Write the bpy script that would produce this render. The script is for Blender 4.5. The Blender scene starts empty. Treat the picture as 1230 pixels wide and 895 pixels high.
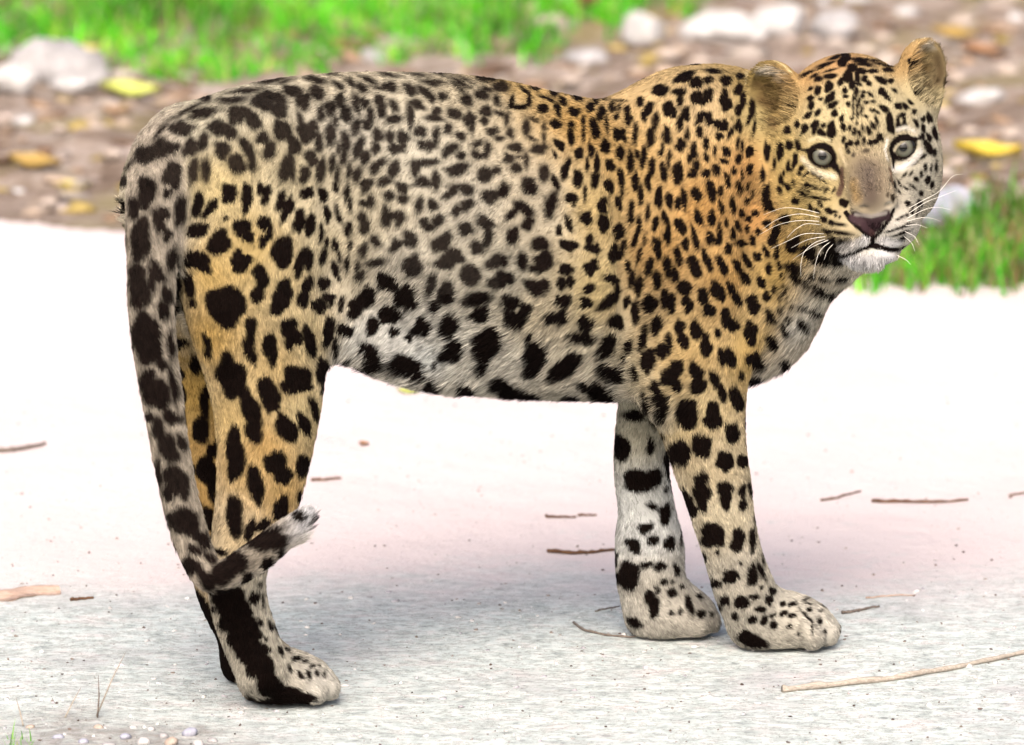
import bpy, math, random
import numpy as np
from mathutils import Vector, Matrix
from mathutils.bvhtree import BVHTree

scene = bpy.context.scene
col = scene.collection
rng = np.random.default_rng(11)
random.seed(5)

# ------------------------------------------------------------------ camera
CAM = np.array([0.0, -8.0, 1.8]); FPX = 8000.0; PITCH = math.radians(10.16)
FW = np.array([0, math.cos(PITCH), -math.sin(PITCH)])
UP = np.array([0, math.sin(PITCH), math.cos(PITCH)])
RT = np.array([1.0, 0, 0])
cam_data = bpy.data.cameras.new('camera')
cam = bpy.data.objects.new('camera', cam_data); col.objects.link(cam)
cam.location = CAM.tolist()
cam.rotation_euler = (math.pi / 2 - PITCH, 0, 0)
cam_data.sensor_width = 36.0
cam_data.lens = 36.0 * FPX / 1230.0
cam_data.clip_start = 0.1; cam_data.clip_end = 400.0
cam_data.dof.use_dof = True
cam_data.dof.focus_distance = 8.1
cam_data.dof.aperture_fstop = 6.0
scene.camera = cam

# ------------------------------------------------------------------ light
SUN_EL, SUN_AZ = math.radians(44), math.radians(188)   # azimuth from +Y clockwise: light comes from behind the camera
world = bpy.data.worlds.new('World'); scene.world = world; world.use_nodes = True
wn = world.node_tree; wn.nodes.clear()
sky = wn.nodes.new('ShaderNodeTexSky'); sky.sky_type = 'NISHITA'; sky.sun_disc = False
sky.sun_elevation = SUN_EL; sky.sun_rotation = SUN_AZ
sky.air_density = 0.55; sky.dust_density = 9.0; sky.ozone_density = 0.4
bgn = wn.nodes.new('ShaderNodeBackground'); bgn.inputs['Strength'].default_value = 0.15
wo = wn.nodes.new('ShaderNodeOutputWorld')
wn.links.new(sky.outputs[0], bgn.inputs[0]); wn.links.new(bgn.outputs[0], wo.inputs[0])
sun_d = bpy.data.lights.new('sun', 'SUN'); sun_d.energy = 0.8; sun_d.angle = math.radians(38); sun_d.color = (1.0, 0.93, 0.84)
sun = bpy.data.objects.new('sun', sun_d); col.objects.link(sun)
_sd = Vector((math.sin(SUN_AZ) * math.cos(SUN_EL), math.cos(SUN_AZ) * math.cos(SUN_EL), math.sin(SUN_EL)))
sun.rotation_euler = _sd.to_track_quat('Z', 'Y').to_euler(); sun.location = (_sd * 20)
scene.view_settings.view_transform = 'Standard'; scene.view_settings.look = 'None'
scene.view_settings.gamma = 1.0; scene.view_settings.use_curve_mapping = False
scene.view_settings.exposure = 1.14
scene.render.engine = 'CYCLES'
scene.cycles.use_denoising = True
scene.cycles.max_bounces = 8; scene.cycles.diffuse_bounces = 4; scene.cycles.glossy_bounces = 3
scene.cycles.transmission_bounces = 4; scene.cycles.transparent_max_bounces = 8

# ------------------------------------------------------------------ helpers: where on the ground / at which depth things stand
def ray(px, py):
    d = FW + RT * ((px - 615.0) / FPX) + UP * ((447.5 - py) / FPX)
    return d
def P(px, py, Y):
    d = ray(px, py); t = (Y - CAM[1]) / d[1]
    return CAM + d * t
def G(px, py, z=0.0):
    d = ray(px, py); t = (z - CAM[2]) / d[2]
    return CAM + d * t
def project(p):
    q = p - CAM; dep = q @ FW
    return 615.0 + FPX * (q @ RT) / dep, 447.5 - FPX * (q @ UP) / dep
def tag(o, label=None, cat=None, group=None, kind=None):
    if label: o['label'] = label
    if cat: o['category'] = cat
    if group: o['group'] = group
    if kind: o['kind'] = kind
    return o
def mesh_obj(name, verts, faces, mat=None, parent=None, smooth=True):
    me = bpy.data.meshes.new(name)
    me.from_pydata([tuple(map(float, v)) for v in verts], [], [tuple(map(int, f)) for f in faces]); me.update()
    if smooth: me.polygons.foreach_set('use_smooth', [True] * len(me.polygons))
    if mat: me.materials.append(mat)
    o = bpy.data.objects.new(name, me); col.objects.link(o)
    if parent: o.parent = parent
    return o
def fast_mesh(name, V, F, mat=None, parent=None, smooth=True):
    """F is an (n,k) int array with k constant"""
    V = np.ascontiguousarray(V, np.float32); F = np.ascontiguousarray(F, np.int32); k = F.shape[1]
    me = bpy.data.meshes.new(name)
    me.vertices.add(len(V)); me.vertices.foreach_set('co', V.ravel())
    me.loops.add(F.size); me.loops.foreach_set('vertex_index', F.ravel())
    me.polygons.add(len(F))
    me.polygons.foreach_set('loop_start', np.arange(0, F.size, k, dtype=np.int32))
    if smooth: me.polygons.foreach_set('use_smooth', np.ones(len(F), bool))
    me.update(calc_edges=True)
    if mat: me.materials.append(mat)
    o = bpy.data.objects.new(name, me); col.objects.link(o)
    if parent: o.parent = parent
    return o
def material(name, color=(.5, .5, .5), rough=.8, spec=.3):
    m = bpy.data.materials.new(name); m.use_nodes = True
    b = m.node_tree.nodes['Principled BSDF']
    b.inputs['Base Color'].default_value = (*color, 1); b.inputs['Roughness'].default_value = rough
    b.inputs['Specular IOR Level'].default_value = spec
    return m
# =================================================================== SETTING
def hash_noise(x, y, f, seed):
    g = np.random.default_rng(seed); o = 0
    for _ in range(7):
        a = g.uniform(0, 6.28); k = f * g.uniform(.6, 1.7); o = o + np.sin(x * k * math.cos(a) + y * k * math.sin(a) + g.uniform(0, 6.28))
    return o / 4.0
EA, EB = G(0, 266)[:2], G(1230, 350)[:2]
_et = (EB - EA) / np.linalg.norm(EB - EA); _en = np.array([-_et[1], _et[0]])
def edge_dist(x, y):
    """metres beyond the far edge of the track (positive = verge)"""
    d = (x - EA[0]) * _en[0] + (y - EA[1]) * _en[1]
    return d + .05 * hash_noise(x, y, 5, 1) + .025 * hash_noise(x, y, 17, 2)
def height(x, y):
    d = edge_dist(x, y); s = np.clip(d / .7, 0, 1); s = s * s * (3 - 2 * s)
    far = np.clip((y - 8) / 30, 0, 1)
    v = .035 * s + s * (.022 * hash_noise(x, y, 7, 3) + .012 * hash_noise(x, y, 21, 4)) + far * .4 * hash_noise(x, y, .25, 5)
    t = .0022 * hash_noise(x, y, 11, 6) + .0012 * hash_noise(x, y, 45, 7)
    near = np.exp(-((x - .0) ** 2 + (y + .0) ** 2) / .35)
    return v + t * (1 - s) * (1 - .7 * near) - .0025 * (1 - s)
def axis(parts):
    return np.unique(np.concatenate([np.linspace(a, b, n) for a, b, n in parts]))
gx = axis([(-80, -8, 24), (-8, -2, 30), (-2, 2, 260), (2, 8, 30), (8, 80, 24)])
gy = axis([(-14, -1.5, 30), (-1.5, 7.5, 480), (7.5, 20, 50), (20, 160, 36)])
GX, GY = np.meshgrid(gx, gy, indexing='ij'); GZ = height(GX, GY)
gv = np.stack([GX, GY, GZ], -1).reshape(-1, 3); ny = len(gy)
ii, jj = np.meshgrid(np.arange(len(gx) - 1), np.arange(ny - 1), indexing='ij'); ii, jj = ii.ravel(), jj.ravel()
gf = np.stack([ii * ny + jj, (ii + 1) * ny + jj, (ii + 1) * ny + jj + 1, ii * ny + jj + 1], 1)
cxm = gv[gf].mean(1); isv = edge_dist(cxm[:, 0], cxm[:, 1]) > 0
def sub_mesh(name, faces, mat):
    u, inv = np.unique(faces, return_inverse=True); o = fast_mesh(name, gv[u], inv.reshape(faces.shape), mat); tag(o, kind='structure'); return o

class NT:
    """short hand for building node materials"""
    def __init__(s, name):
        s.m = bpy.data.materials.new(name); s.m.use_nodes = True; s.t = s.m.node_tree; s.b = s.t.nodes['Principled BSDF']
        s.co = s.t.nodes.new('ShaderNodeTexCoord').outputs['Object']
    def n(s, kind, **kw):
        q = s.t.nodes.new(kind)
        for k, v in kw.items(): setattr(q, k, v)
        return q
    def l(s, a, b): s.t.links.new(a, b)
    def scaled(s, sc):
        q = s.n('ShaderNodeMapping'); q.inputs['Scale'].default_value = sc; s.l(s.co, q.inputs[0]); return q.outputs[0]
    def noise(s, scale, detail=4, rough=.6, sc=None):
        q = s.n('ShaderNodeTexNoise'); q.inputs['Scale'].default_value = scale; q.inputs['Detail'].default_value = detail; q.inputs['Roughness'].default_value = rough
        s.l(s.scaled(sc) if sc else s.co, q.inputs['Vector']); return q.outputs['Fac']
    def voro(s, scale, feature='F1'):
        q = s.n('ShaderNodeTexVoronoi'); q.feature = feature; q.inputs['Scale'].default_value = scale; s.l(s.co, q.inputs['Vector']); return q.outputs['Distance']
    def ramp(s, f, stops):
        q = s.n('ShaderNodeValToRGB'); e = q.color_ramp.elements
        e[0].position, e[0].color = stops[0][0], (*stops[0][1], 1); e[1].position, e[1].color = stops[-1][0], (*stops[-1][1], 1)
        for p, c in stops[1:-1]: x = e.new(p); x.color = (*c, 1)
        s.l(f, q.inputs[0]); return q.outputs[0]
    def val(s, f, lo, hi, a=0.0, b=1.0):
        q = s.n('ShaderNodeMapRange'); q.inputs[1].default_value = lo; q.inputs[2].default_value = hi; q.inputs[3].default_value = a; q.inputs[4].default_value = b; s.l(f, q.inputs[0]); return q.outputs[0]
    def mix(s, f, a, b, mode='MIX'):
        q = s.n('ShaderNodeMix', data_type='RGBA', blend_type=mode)
        if isinstance(f, (int, float)): q.inputs[0].default_value = f
        else: s.l(f, q.inputs[0])
        for i, v in ((6, a), (7, b)):
            if isinstance(v, tuple): q.inputs[i].default_value = (*v, 1)
            else: s.l(v, q.inputs[i])
        return q.outputs[2]
    def mul(s, a, b):
        q = s.n('ShaderNodeMath', operation='MULTIPLY')
        for i, v in enumerate((a, b)):
            if isinstance(v, (int, float)): q.inputs[i].default_value = v
            else: s.l(v, q.inputs[i])
        return q.outputs[0]
    def add(s, a, b):
        q = s.mul(a, b); q.node.operation = 'ADD'; return q
    def bump(s, f, strength, dist):
        q = s.n('ShaderNodeBump'); q.inputs['Strength'].default_value = strength; q.inputs['Distance'].default_value = dist; s.l(f, q.inputs['Height']); s.l(q.outputs[0], s.b.inputs['Normal'])
    def done(s, colr, rough=.9, spec=.2):
        if isinstance(colr, tuple): s.b.inputs['Base Color'].default_value = (*colr, 1)
        else: s.l(colr, s.b.inputs['Base Color'])
        s.b.inputs['Roughness'].default_value = rough; s.b.inputs['Specular IOR Level'].default_value = spec
        return s.m

def track_material():
    t = NT('pale dusty track')
    dust = t.ramp(t.noise(3.0, 5, .6), [(.3, (.60, .53, .53)), (.7, (.65, .58, .58))])
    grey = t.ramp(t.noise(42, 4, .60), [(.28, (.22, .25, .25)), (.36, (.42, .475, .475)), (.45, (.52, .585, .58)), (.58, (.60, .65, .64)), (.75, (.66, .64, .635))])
    # coarse grey gravel, plus soft shade painted into the colour towards the near side, broken up by drifts of dust
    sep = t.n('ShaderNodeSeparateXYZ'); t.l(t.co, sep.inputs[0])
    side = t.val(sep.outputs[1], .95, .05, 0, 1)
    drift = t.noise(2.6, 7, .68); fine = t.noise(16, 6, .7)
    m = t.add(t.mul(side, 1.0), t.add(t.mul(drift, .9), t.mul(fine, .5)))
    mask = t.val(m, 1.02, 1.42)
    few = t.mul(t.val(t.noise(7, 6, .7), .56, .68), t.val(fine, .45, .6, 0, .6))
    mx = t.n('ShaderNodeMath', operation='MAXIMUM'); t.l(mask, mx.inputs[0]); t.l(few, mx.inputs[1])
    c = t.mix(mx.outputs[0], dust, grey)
    mauve = t.mul(t.val(t.noise(4.5, 5, .6), .54, .68), t.mul(side, .7)); c = t.mix(mauve, c, (.42, .42, .44), 'MIX')
    blot = t.mul(t.val(t.noise(11, 9, .74, (1, 1.7, 1)), .50, .62), mx.outputs[0]); c = t.mix(t.mul(blot, .6), c, (.38, .415, .415))
    pale = t.mul(t.val(t.noise(8, 8, .72, (1, 1.5, 1)), .55, .66), mx.outputs[0]); c = t.mix(t.mul(pale, .7), c, (.66, .61, .61))
    dirt_p = G(110, 880); vm = t.n('ShaderNodeVectorMath', operation='DISTANCE'); t.l(t.co, vm.inputs[0]); vm.inputs[1].default_value = (float(dirt_p[0]), float(dirt_p[1]) - .1, 0)
    dirt = t.val(t.add(vm.outputs['Value'], t.mul(t.noise(9, 8, .75), .5)), .52, .36); c = t.mix(t.mul(dirt, t.val(t.noise(45, 6, .7), .35, .6, .25, .85)), c, (.25, .225, .21))
    crack = t.mul(t.val(t.noise(26, 8, .72, (1, 2.2, 1)), .53, .56, 1, 0), t.val(t.noise(26, 8, .72, (1, 2.2, 1)), .50, .515)); c = t.mix(t.mul(crack, t.mul(mx.outputs[0], .7)), c, (.20, .21, .20))
    speck = t.mul(t.val(t.noise(160, 3, .6), .66, .72), t.val(fine, .42, .58)); c = t.mix(t.mul(speck, .75), c, (.16, .12, .11))
    t.bump(t.add(t.mul(t.noise(45, 9, .8), 1.0), t.mul(t.noise(14, 5, .6), .6)), .9, .008)
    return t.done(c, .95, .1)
def verge_material():
    t = NT('verge earth')
    c = t.ramp(t.noise(9, 8, .7), [(.28, (.07, .048, .035)), (.40, (.15, .11, .085)), (.49, (.24, .19, .155)), (.60, (.35, .295, .26)), (.75, (.47, .42, .39))])
    c = t.mix(t.mul(t.val(t.noise(2.2, 5, .6), .52, .64), .65), c, (.22, .19, .08))
    t.bump(t.noise(40, 8, .75), .8, .02)
    return t.done(c, .95, .1)
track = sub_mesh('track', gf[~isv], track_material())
verge = sub_mesh('verge', gf[isv], verge_material())

# ---- stones
def ico(sub):
    import bmesh
    bm = bmesh.new(); bmesh.ops.create_icosphere(bm, subdivisions=sub, radius=1.0)
    v = np.array([x.co[:] for x in bm.verts]); f = np.array([[q.index for q in x.verts] for x in bm.faces]); bm.free(); return v, f
ICO4, ICO3, ICO2, ICO1 = ico(5), ico(4), ico(2), ico(1)
def rock_verts(base, size, seed, rough=.22, facets=7):
    v = base.copy(); g = np.random.default_rng(seed)
    for _ in range(facets):                      # planed faces
        n = g.normal(size=3); n /= np.linalg.norm(n); d = g.uniform(.62, .9); t = v @ n; over = np.maximum(t - d, 0); v = v - n * over[:, None] * .85
    r = 1 + rough * .5 * vn(v, 2.2, seed) + rough * .3 * vn(v, 5, seed + 1) + rough * .12 * vn(v, 13, seed + 2) + rough * .06 * vn(v, 30, seed + 3)
    return v * r[:, None] * np.asarray(size)
def vn(p, f, seed):
    g = np.random.default_rng(seed); o = np.zeros(len(p))
    for _ in range(6): o += np.sin(p @ (g.normal(size=3) * f) + g.uniform(0, 6.28))
    return o / 3.5
def stone_material(name, c1, c2, c3):
    t = NT(name); c = t.ramp(t.noise(18, 8, .7), [(.3, c1), (.5, c2), (.7, c3)])
    c = t.mix(t.mul(t.val(t.noise(90, 4, .7), .6, .7), .5), c, tuple(x * .5 for x in c1)); t.bump(t.noise(60, 8, .7), .5, .006); return t.done(c, .9, .2)
SM = {'grey': stone_material('grey stone', (.17, .165, .17), (.28, .275, .28), (.42, .41, .415)), 'white': stone_material('white stone', (.24, .235, .235), (.37, .365, .365), (.48, .475, .475)),
      'blue': stone_material('blue grey stone', (.18, .19, .24), (.27, .28, .34), (.40, .40, .45)), 'tan': stone_material('tan stone', (.20, .16, .13), (.32, .265, .225), (.44, .39, .35)), 'dark': stone_material('dark stone', (.10, .08, .07), (.17, .14, .13), (.28, .24, .22))}
def rock(name, px, py, wpx, hpx, matk, label, cat='rock', seed=1, group=None, deep=.8, base=None, yaw=0):
    """stone whose foot is seen at (px, py) and which looks wpx x hpx pixels"""
    p = G(px, py, .03); z = height(p[0], p[1]); p = G(px, py, float(z)); sc = (p[1] + 8.2) / FPX
    w, h = wpx * sc * .5, hpx * sc * .56
    base = ICO3 if base is None else base
    v = rock_verts(base[0], (w, w * deep, h), seed); c, s = math.cos(yaw), math.sin(yaw)
    v = np.stack([v[:, 0] * c - v[:, 1] * s, v[:, 0] * s + v[:, 1] * c, v[:, 2]], 1)
    v[:, 2] -= v[:, 2].min() + h * (.62 if name == 'pebble' else .36)
    o = fast_mesh(name, v, base[1], SM[matk]); o.location = (p[0], p[1] + w * deep * .5, float(z)); tag(o, label, cat, group); return o
rock('boulder', 68, 102, 112, 72, 'grey', 'big grey boulder standing between the grass bank and the bare verge', 'boulder', 3)
rock('stone', 14, 108, 62, 36, 'white', 'white stone lying against the big grey boulder', 'stone', 8)
rock('stone', 88, 112, 62, 20, 'white', 'low flat whitish stone in front of the big grey boulder', 'stone', 12)
rock('stone', 772, 50, 50, 36, 'white', 'round white stone standing alone at the end of the grass bank', 'stone', 15)
rock('boulder', 868, 54, 104, 46, 'white', 'largest white rock of the row beyond the track', 'rock', 21, deep=.6)
rock('boulder', 938, 46, 78, 40, 'white', 'white rock leaning against the largest one of the row', 'rock', 26)
rock('stone', 1000, 44, 62, 34, 'grey', 'pale grey rock ending the row of white rocks', 'rock', 33)
rock('stone', 1006, 16, 96, 22, 'white', 'flat white rock lying behind the row of rocks', 'rock', 36)
rock('stone', 905, 10, 70, 18, 'dark', 'dark low rock behind the largest white rock', 'rock', 39)
rock('stone', 1140, 278, 66, 54, 'blue', 'blue grey stone half hidden in the grass clump by the track', 'stone', 42)
rock('stone', 660, 34, 60, 20, 'tan', 'pinkish tan stone lying in the grass bank', 'stone', 47)
rock('stone', 555, 66, 52, 20, 'tan', 'small tan stone at the foot of the grass bank', 'stone', 49)
rock('stone', 450, 76, 54, 16, 'grey', 'small grey stone at the foot of the grass bank', 'stone', 52)
rock('stone', 1180, 128, 60, 22, 'white', 'whitish stone on the bare verge above the yellow leaf', 'stone', 55)
rock('stone', 700, 78, 60, 22, 'grey', 'pale grey stone on bare earth behind the dip of the leopard\'s back', 'stone', 58)
for i, (x, y, w, h, k) in enumerate([(30, 150, 30, 12, 'white'), (110, 160, 40, 12, 'tan'), (70, 158, 22, 10, 'tan'), (135, 190, 34, 10, 'tan'), (20, 235, 30, 10, 'white'), (120, 215, 24, 9, 'tan'), (60, 245, 26, 9, 'tan'),
        (1150, 100, 30, 14, 'tan'), (1210, 90, 34, 14, 'tan'), (1165, 160, 26, 10, 'tan'), (1215, 165, 34, 12, 'tan'), (1155, 30, 40, 14, 'tan'), (1215, 30, 40, 16, 'white'), (740, 100, 40, 12, 'tan'), (800, 70, 34, 14, 'tan'), (840, 78, 30, 12, 'tan'), (630, 90, 36, 10, 'tan'), (1060, 50, 36, 12, 'tan'), (1090, 20, 40, 14, 'white'), (685, 100, 30, 10, 'tan')]):
    where = 'left of the leopard\'s rump' if x < 300 else 'above the dip of the leopard\'s back' if x < 900 else 'beyond the leopard\'s upright ear' if y < 60 else 'right of the leopard\'s cheek'
    rock('verge_stone', x, y, w, h, k, 'small %s stone on the bare verge %s' % ('whitish' if k == 'white' else 'tan', where), 'stone', 60 + i, 'small stones scattered over the verge', base=ICO2, deep=1.0)

# ---- scatter: many small pieces joined into one object
def scatter(name, base, n, where, size, flat, mat, label, cat, cols, lift=.2, seed=1):
    g = np.random.default_rng(seed); V_, F_, C_ = [], [], []; bv, bf = base; k = 0
    pos = where(n, g)
    for (x, y) in pos:
        s = size(g); a = g.uniform(0, 6.28); q = bv * np.array([s * g.uniform(.7, 1.4), s * g.uniform(.6, 1.1), s * flat * g.uniform(.6, 1.3)])
        q = q * (1 + .22 * g.normal(size=(len(q), 1)))
        c, sn = math.cos(a), math.sin(a); q = np.stack([q[:, 0] * c - q[:, 1] * sn, q[:, 0] * sn + q[:, 1] * c, q[:, 2] + q[:, 0] * g.normal() * .2], 1)
        z = float(height(np.array(x), np.array(y))); V_.append(q + [x, y, z + s * flat * lift]); F_.append(bf + k); k += len(bv); C_.append(np.tile(cols[g.integers(len(cols))], (len(bv), 1)) * g.uniform(.75, 1.2))
    o = fast_mesh(name, np.vstack(V_), np.vstack(F_), mat, smooth=False); tag(o, label, cat, kind='stuff')
    C = np.vstack(C_); a_ = o.data.attributes.new('tint', 'FLOAT_COLOR', 'POINT'); a_.data.foreach_set('color', np.hstack([np.clip(C, 0, 1), np.ones((len(C), 1))]).astype(np.float32).ravel()); return o
def tint_material(name, rough=.85):
    t = NT(name); a = t.n('ShaderNodeAttribute', attribute_name='tint'); return t.done(t.mix(.5, a.outputs['Color'], t.mix(1.0, a.outputs['Color'], t.ramp(t.noise(120, 4, .7), [(.3, (.5, .5, .5)), (.7, (1.3, 1.3, 1.3))]), 'MULTIPLY')), rough, .15)
TM = tint_material('mixed litter')
def in_px(x0, x1, y0, y1, bias=1.0, verge_only=None):
    def f(n, g):
        out = []
        while len(out) < n:
            p = G(g.uniform(x0, x1), y0 + (y1 - y0) * g.random() ** bias)
            if verge_only is None or (edge_dist(p[0], p[1]) > 0) == verge_only: out.append(p[:2])
        return out
    return f
scatter('track_grit', ICO1, 2800, in_px(-150, 1380, 440, 920, .75, False), lambda g: .0006 + .0021 * g.random() ** 3.5, .7, TM, 'tiny dark grit sprinkled over the pale track', 'grit', [np.array([.07, .05, .045]), np.array([.12, .09, .08]), np.array([.2, .17, .15]), np.array([.30, .28, .27])], seed=4)
scatter('track_gravel', ICO1, 420, in_px(-150, 1380, 700, 940, .8, False), lambda g: .0016 + .0035 * g.random() ** 2.5, .55, TM, 'pale gravel chips pressed into the near side of the track', 'gravel', [np.array([.5, .49, .48]), np.array([.6, .58, .58]), np.array([.38, .37, .40])], seed=5)
scatter('verge_litter', ICO1, 6000, in_px(-1100, 2300, -60, 345, 1.0, True), lambda g: .006 + .034 * g.random() ** 2.6, .3, TM, 'dry leaf crumbs and gravel littering the brown verge', 'litter', [np.array([.29, .23, .18]), np.array([.31, .275, .245]), np.array([.22, .15, .10]), np.array([.12, .075, .05]), np.array([.26, .20, .07]), np.array([.28, .235, .21])], seed=6)

# ---- grass
def grass_material():
    t = NT('grass blade'); a = t.n('ShaderNodeAttribute', attribute_name='tint'); t.b.inputs['Subsurface Weight'].default_value = 0
    m = t.done(a.outputs['Color'], .55, .25)
    tr = t.n('ShaderNodeBsdfTranslucent'); mx = t.n('ShaderNodeMixShader'); mx.inputs[0].default_value = .35; t.l(a.outputs['Color'], tr.inputs[0])
    out = [q for q in t.t.nodes if q.type == 'OUTPUT_MATERIAL'][0]; t.l(t.b.outputs[0], mx.inputs[1]); t.l(tr.outputs[0], mx.inputs[2]); t.l(mx.outputs[0], out.inputs[0]); return m
GMAT = grass_material()
def grass(name, pos, hgt, wid, label, cols, seed, lean=.5, kind='stuff'):
    """pos (n,2); one tapered, bending blade per position"""
    g = np.random.default_rng(seed); n = len(pos); pos = np.asarray(pos); z = height(pos[:, 0], pos[:, 1])
    H = hgt(pos, g); a = g.uniform(0, 6.28, n); ln = g.normal(size=n) * lean * .4 + lean; dirx, diry = np.cos(a), np.sin(a); b = a + g.uniform(1.0, 2.1, n)
    W = wid * g.uniform(.6, 1.3, n); K = 4; V_ = np.empty((n, 2 * K, 3))
    for k in range(K):
        t = k / (K - 1); off = H * ln * t * t * .6; up = H * t * (1 - .22 * t * np.abs(ln)); w = W * (1 - .92 * t ** 1.5)
        for s, sg in ((0, -1), (1, 1)):
            V_[:, 2 * k + s, 0] = pos[:, 0] + dirx * off + sg * np.cos(b) * w; V_[:, 2 * k + s, 1] = pos[:, 1] + diry * off + sg * np.sin(b) * w; V_[:, 2 * k + s, 2] = z - .004 + up
    f = np.concatenate([(np.arange(n) * 2 * K)[:, None] + np.array([2 * k, 2 * k + 1, 2 * k + 3, 2 * k + 2]) for k in range(K - 1)])
    o = fast_mesh(name, V_.reshape(-1, 3), f, GMAT); tag(o, label, 'grass', kind=kind)
    C = np.array(cols)[g.choice(len(cols), n)] * g.uniform(.7, 1.25, (n, 1)) * np.clip(1.05 + .5 * hash_noise(pos[:, 0], pos[:, 1], 9, seed) + .35 * hash_noise(pos[:, 0], pos[:, 1], 26, seed + 1), .35, 1.6)[:, None]; C = np.repeat(C, 2 * K, 0)
    at_ = o.data.attributes.new('tint', 'FLOAT_COLOR', 'POINT'); at_.data.foreach_set('color', np.hstack([np.clip(C, 0, 1), np.ones((len(C), 1))]).astype(np.float32).ravel()); return o
GREEN = [(.05, .37, .006), (.08, .44, .010), (.03, .22, .006), (.12, .46, .012), (.20, .40, .03), (.08, .42, .010), (.24, .24, .08)]
def bank(n, g):
    out = []
    low = np.array([(-1300, 40), (-400, 70), (0, 82), (110, 78), (170, 104), (300, 108), (450, 90), (640, 80), (720, 54), (840, 18), (900, -12), (1500, -40)])
    while len(out) < n:
        x = g.uniform(-1200, 1300); y = -150 + 260 * g.random()
        lim = np.interp(x, low[:, 0], low[:, 1]) + 8 + 10 * math.sin(x * .07) + g.normal() * 6
        if y < lim: p = G(x, y); out.append(p[:2])
    return out
g_ = np.random.default_rng(77)
grass('grass_bank', bank(32000, g_), lambda p, g: .025 + .06 * g.random(len(p)) * (1 + .8 * hash_noise(p[:, 0], p[:, 1], 6, 9)).clip(.2, 2.2), .004, 'bright green grass bank running along the far side of the verge', GREEN, 21, 1.3)
def clump(n, g):
    out = []
    while len(out) < n:
        x = g.uniform(1020, 1420); y = 356 - 85 * g.random()
        top = 352 - 70 * np.clip((x - 1030) / 160, 0, 1); 
        if y > top - 10 + g.normal() * 6 and y < 349 + 5 * math.sin(x * .11) + g.normal() * 3: out.append(G(x, y)[:2])
    return out
grass('grass_clump', clump(2300, g_), lambda p, g: .03 + .095 * g.random(len(p)) ** 1.4, .0024, 'dense green grass clump at the track edge beside the leopard\'s chin', [(.05, .31, .007), (.08, .40, .012), (.03, .16, .006), (.15, .44, .02), (.06, .34, .01), (.24, .18, .07), (.28, .26, .12), (.16, .09, .04)], 22, 1.1)
def corner(n, g):
    return [G(-60 + 110 * g.random() ** 1.3 - 10, 880 + 50 * g.random())[:2] for _ in range(n)]
grass('grass_tuft', corner(140, g_), lambda p, g: .010 + .028 * g.random(len(p)), .0011, 'little green grass tuft growing in the gravel at the near side of the track', [(.09, .25, .03), (.14, .30, .05), (.30, .30, .14)], 23, .6)
rock_pebbles = [(150, 884, 16, 9), (172, 890, 20, 11), (196, 882, 14, 8), (206, 890, 18, 11), (228, 880, 22, 12), (238, 892, 16, 9), (130, 893, 18, 10), (118, 872, 12, 7), (70, 884, 15, 9), (182, 874, 11, 6), (255, 888, 14, 8), (36, 872, 13, 8), (100, 889, 14, 8), (160, 872, 10, 6)]
for i, (x, y, w, h) in enumerate(rock_pebbles):
    rock('pebble', x, y + 4, w, h, ('blue', 'white', 'grey', 'tan')[i % 4], '%s pebble bedded in the gravel near the little grass tuft' % ('bluish', 'white', 'grey', 'tan')[i % 4], 'pebble', 120 + i, 'pebbles by the little grass tuft', base=ICO2)
# ---- dry stalks standing in the near gravel
def tube0(path, r, ns=7):
    path = np.asarray(path, float); v, f = [], []; n = len(path); r = np.broadcast_to(np.asarray(r, float), (n,))
    for i in range(n):
        t = path[min(i + 1, n - 1)] - path[max(i - 1, 0)]; t = t / (np.linalg.norm(t) + 1e-12)
        a = np.cross(t, [.31, .17, .93]); a /= np.linalg.norm(a); b = np.cross(t, a)
        for j in range(ns):
            q = 2 * math.pi * j / ns; v.append(path[i] + (a * math.cos(q) + b * math.sin(q)) * r[i])
    for i in range(n - 1):
        for j in range(ns): f.append((i * ns + j, i * ns + (j + 1) % ns, (i + 1) * ns + (j + 1) % ns, (i + 1) * ns + j))
    f.append(tuple(range(ns))[::-1]); f.append(tuple((n - 1) * ns + j for j in range(ns)))
    return v, f
def bark(name, c1, c2, c3):
    t = NT(name); c = t.ramp(t.noise(60, 7, .7, (1, 6, 6)), [(.3, c1), (.5, c2), (.72, c3)]); t.bump(t.noise(160, 6, .7), .6, .002); return t.done(c, .85, .2)
BK = {'straw': bark('straw', (.17, .145, .12), (.29, .26, .22), (.42, .385, .34)), 'brown': bark('brown twig', (.035, .018, .012), (.085, .043, .022), (.20, .11, .05)), 'grey': bark('grey twig', (.06, .045, .038), (.12, .10, .085), (.25, .21, .18)), 'bark': bark('bark flake', (.22, .15, .115), (.34, .25, .20), (.46, .36, .31))}
for (a, b, c, lab) in [((117, 862), (119, 836), (118, 811), 'upright dry grass stalk rising from the near gravel'), ((116, 860), (135, 815), (151, 783), 'long slanting dry grass stalk in the near gravel'), ((78, 862), (88, 842), (97, 826), 'short slanting dry grass stalk beside the upright stalk'), ((28, 872), (24, 855), (19, 838), 'thin pale dry stalk near the little grass tuft')]:
    p0 = G(*a); Y = p0[1]; q = [p0, P(*b, Y + .01), P(*c, Y + .02)]
    v, f = tube0(q, [.0011, .0009, .0003], 6); o = mesh_obj('dry_stalk', v, f, BK['straw' if a[0] != 117 else 'grey']); tag(o, lab, 'stalk')

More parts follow.
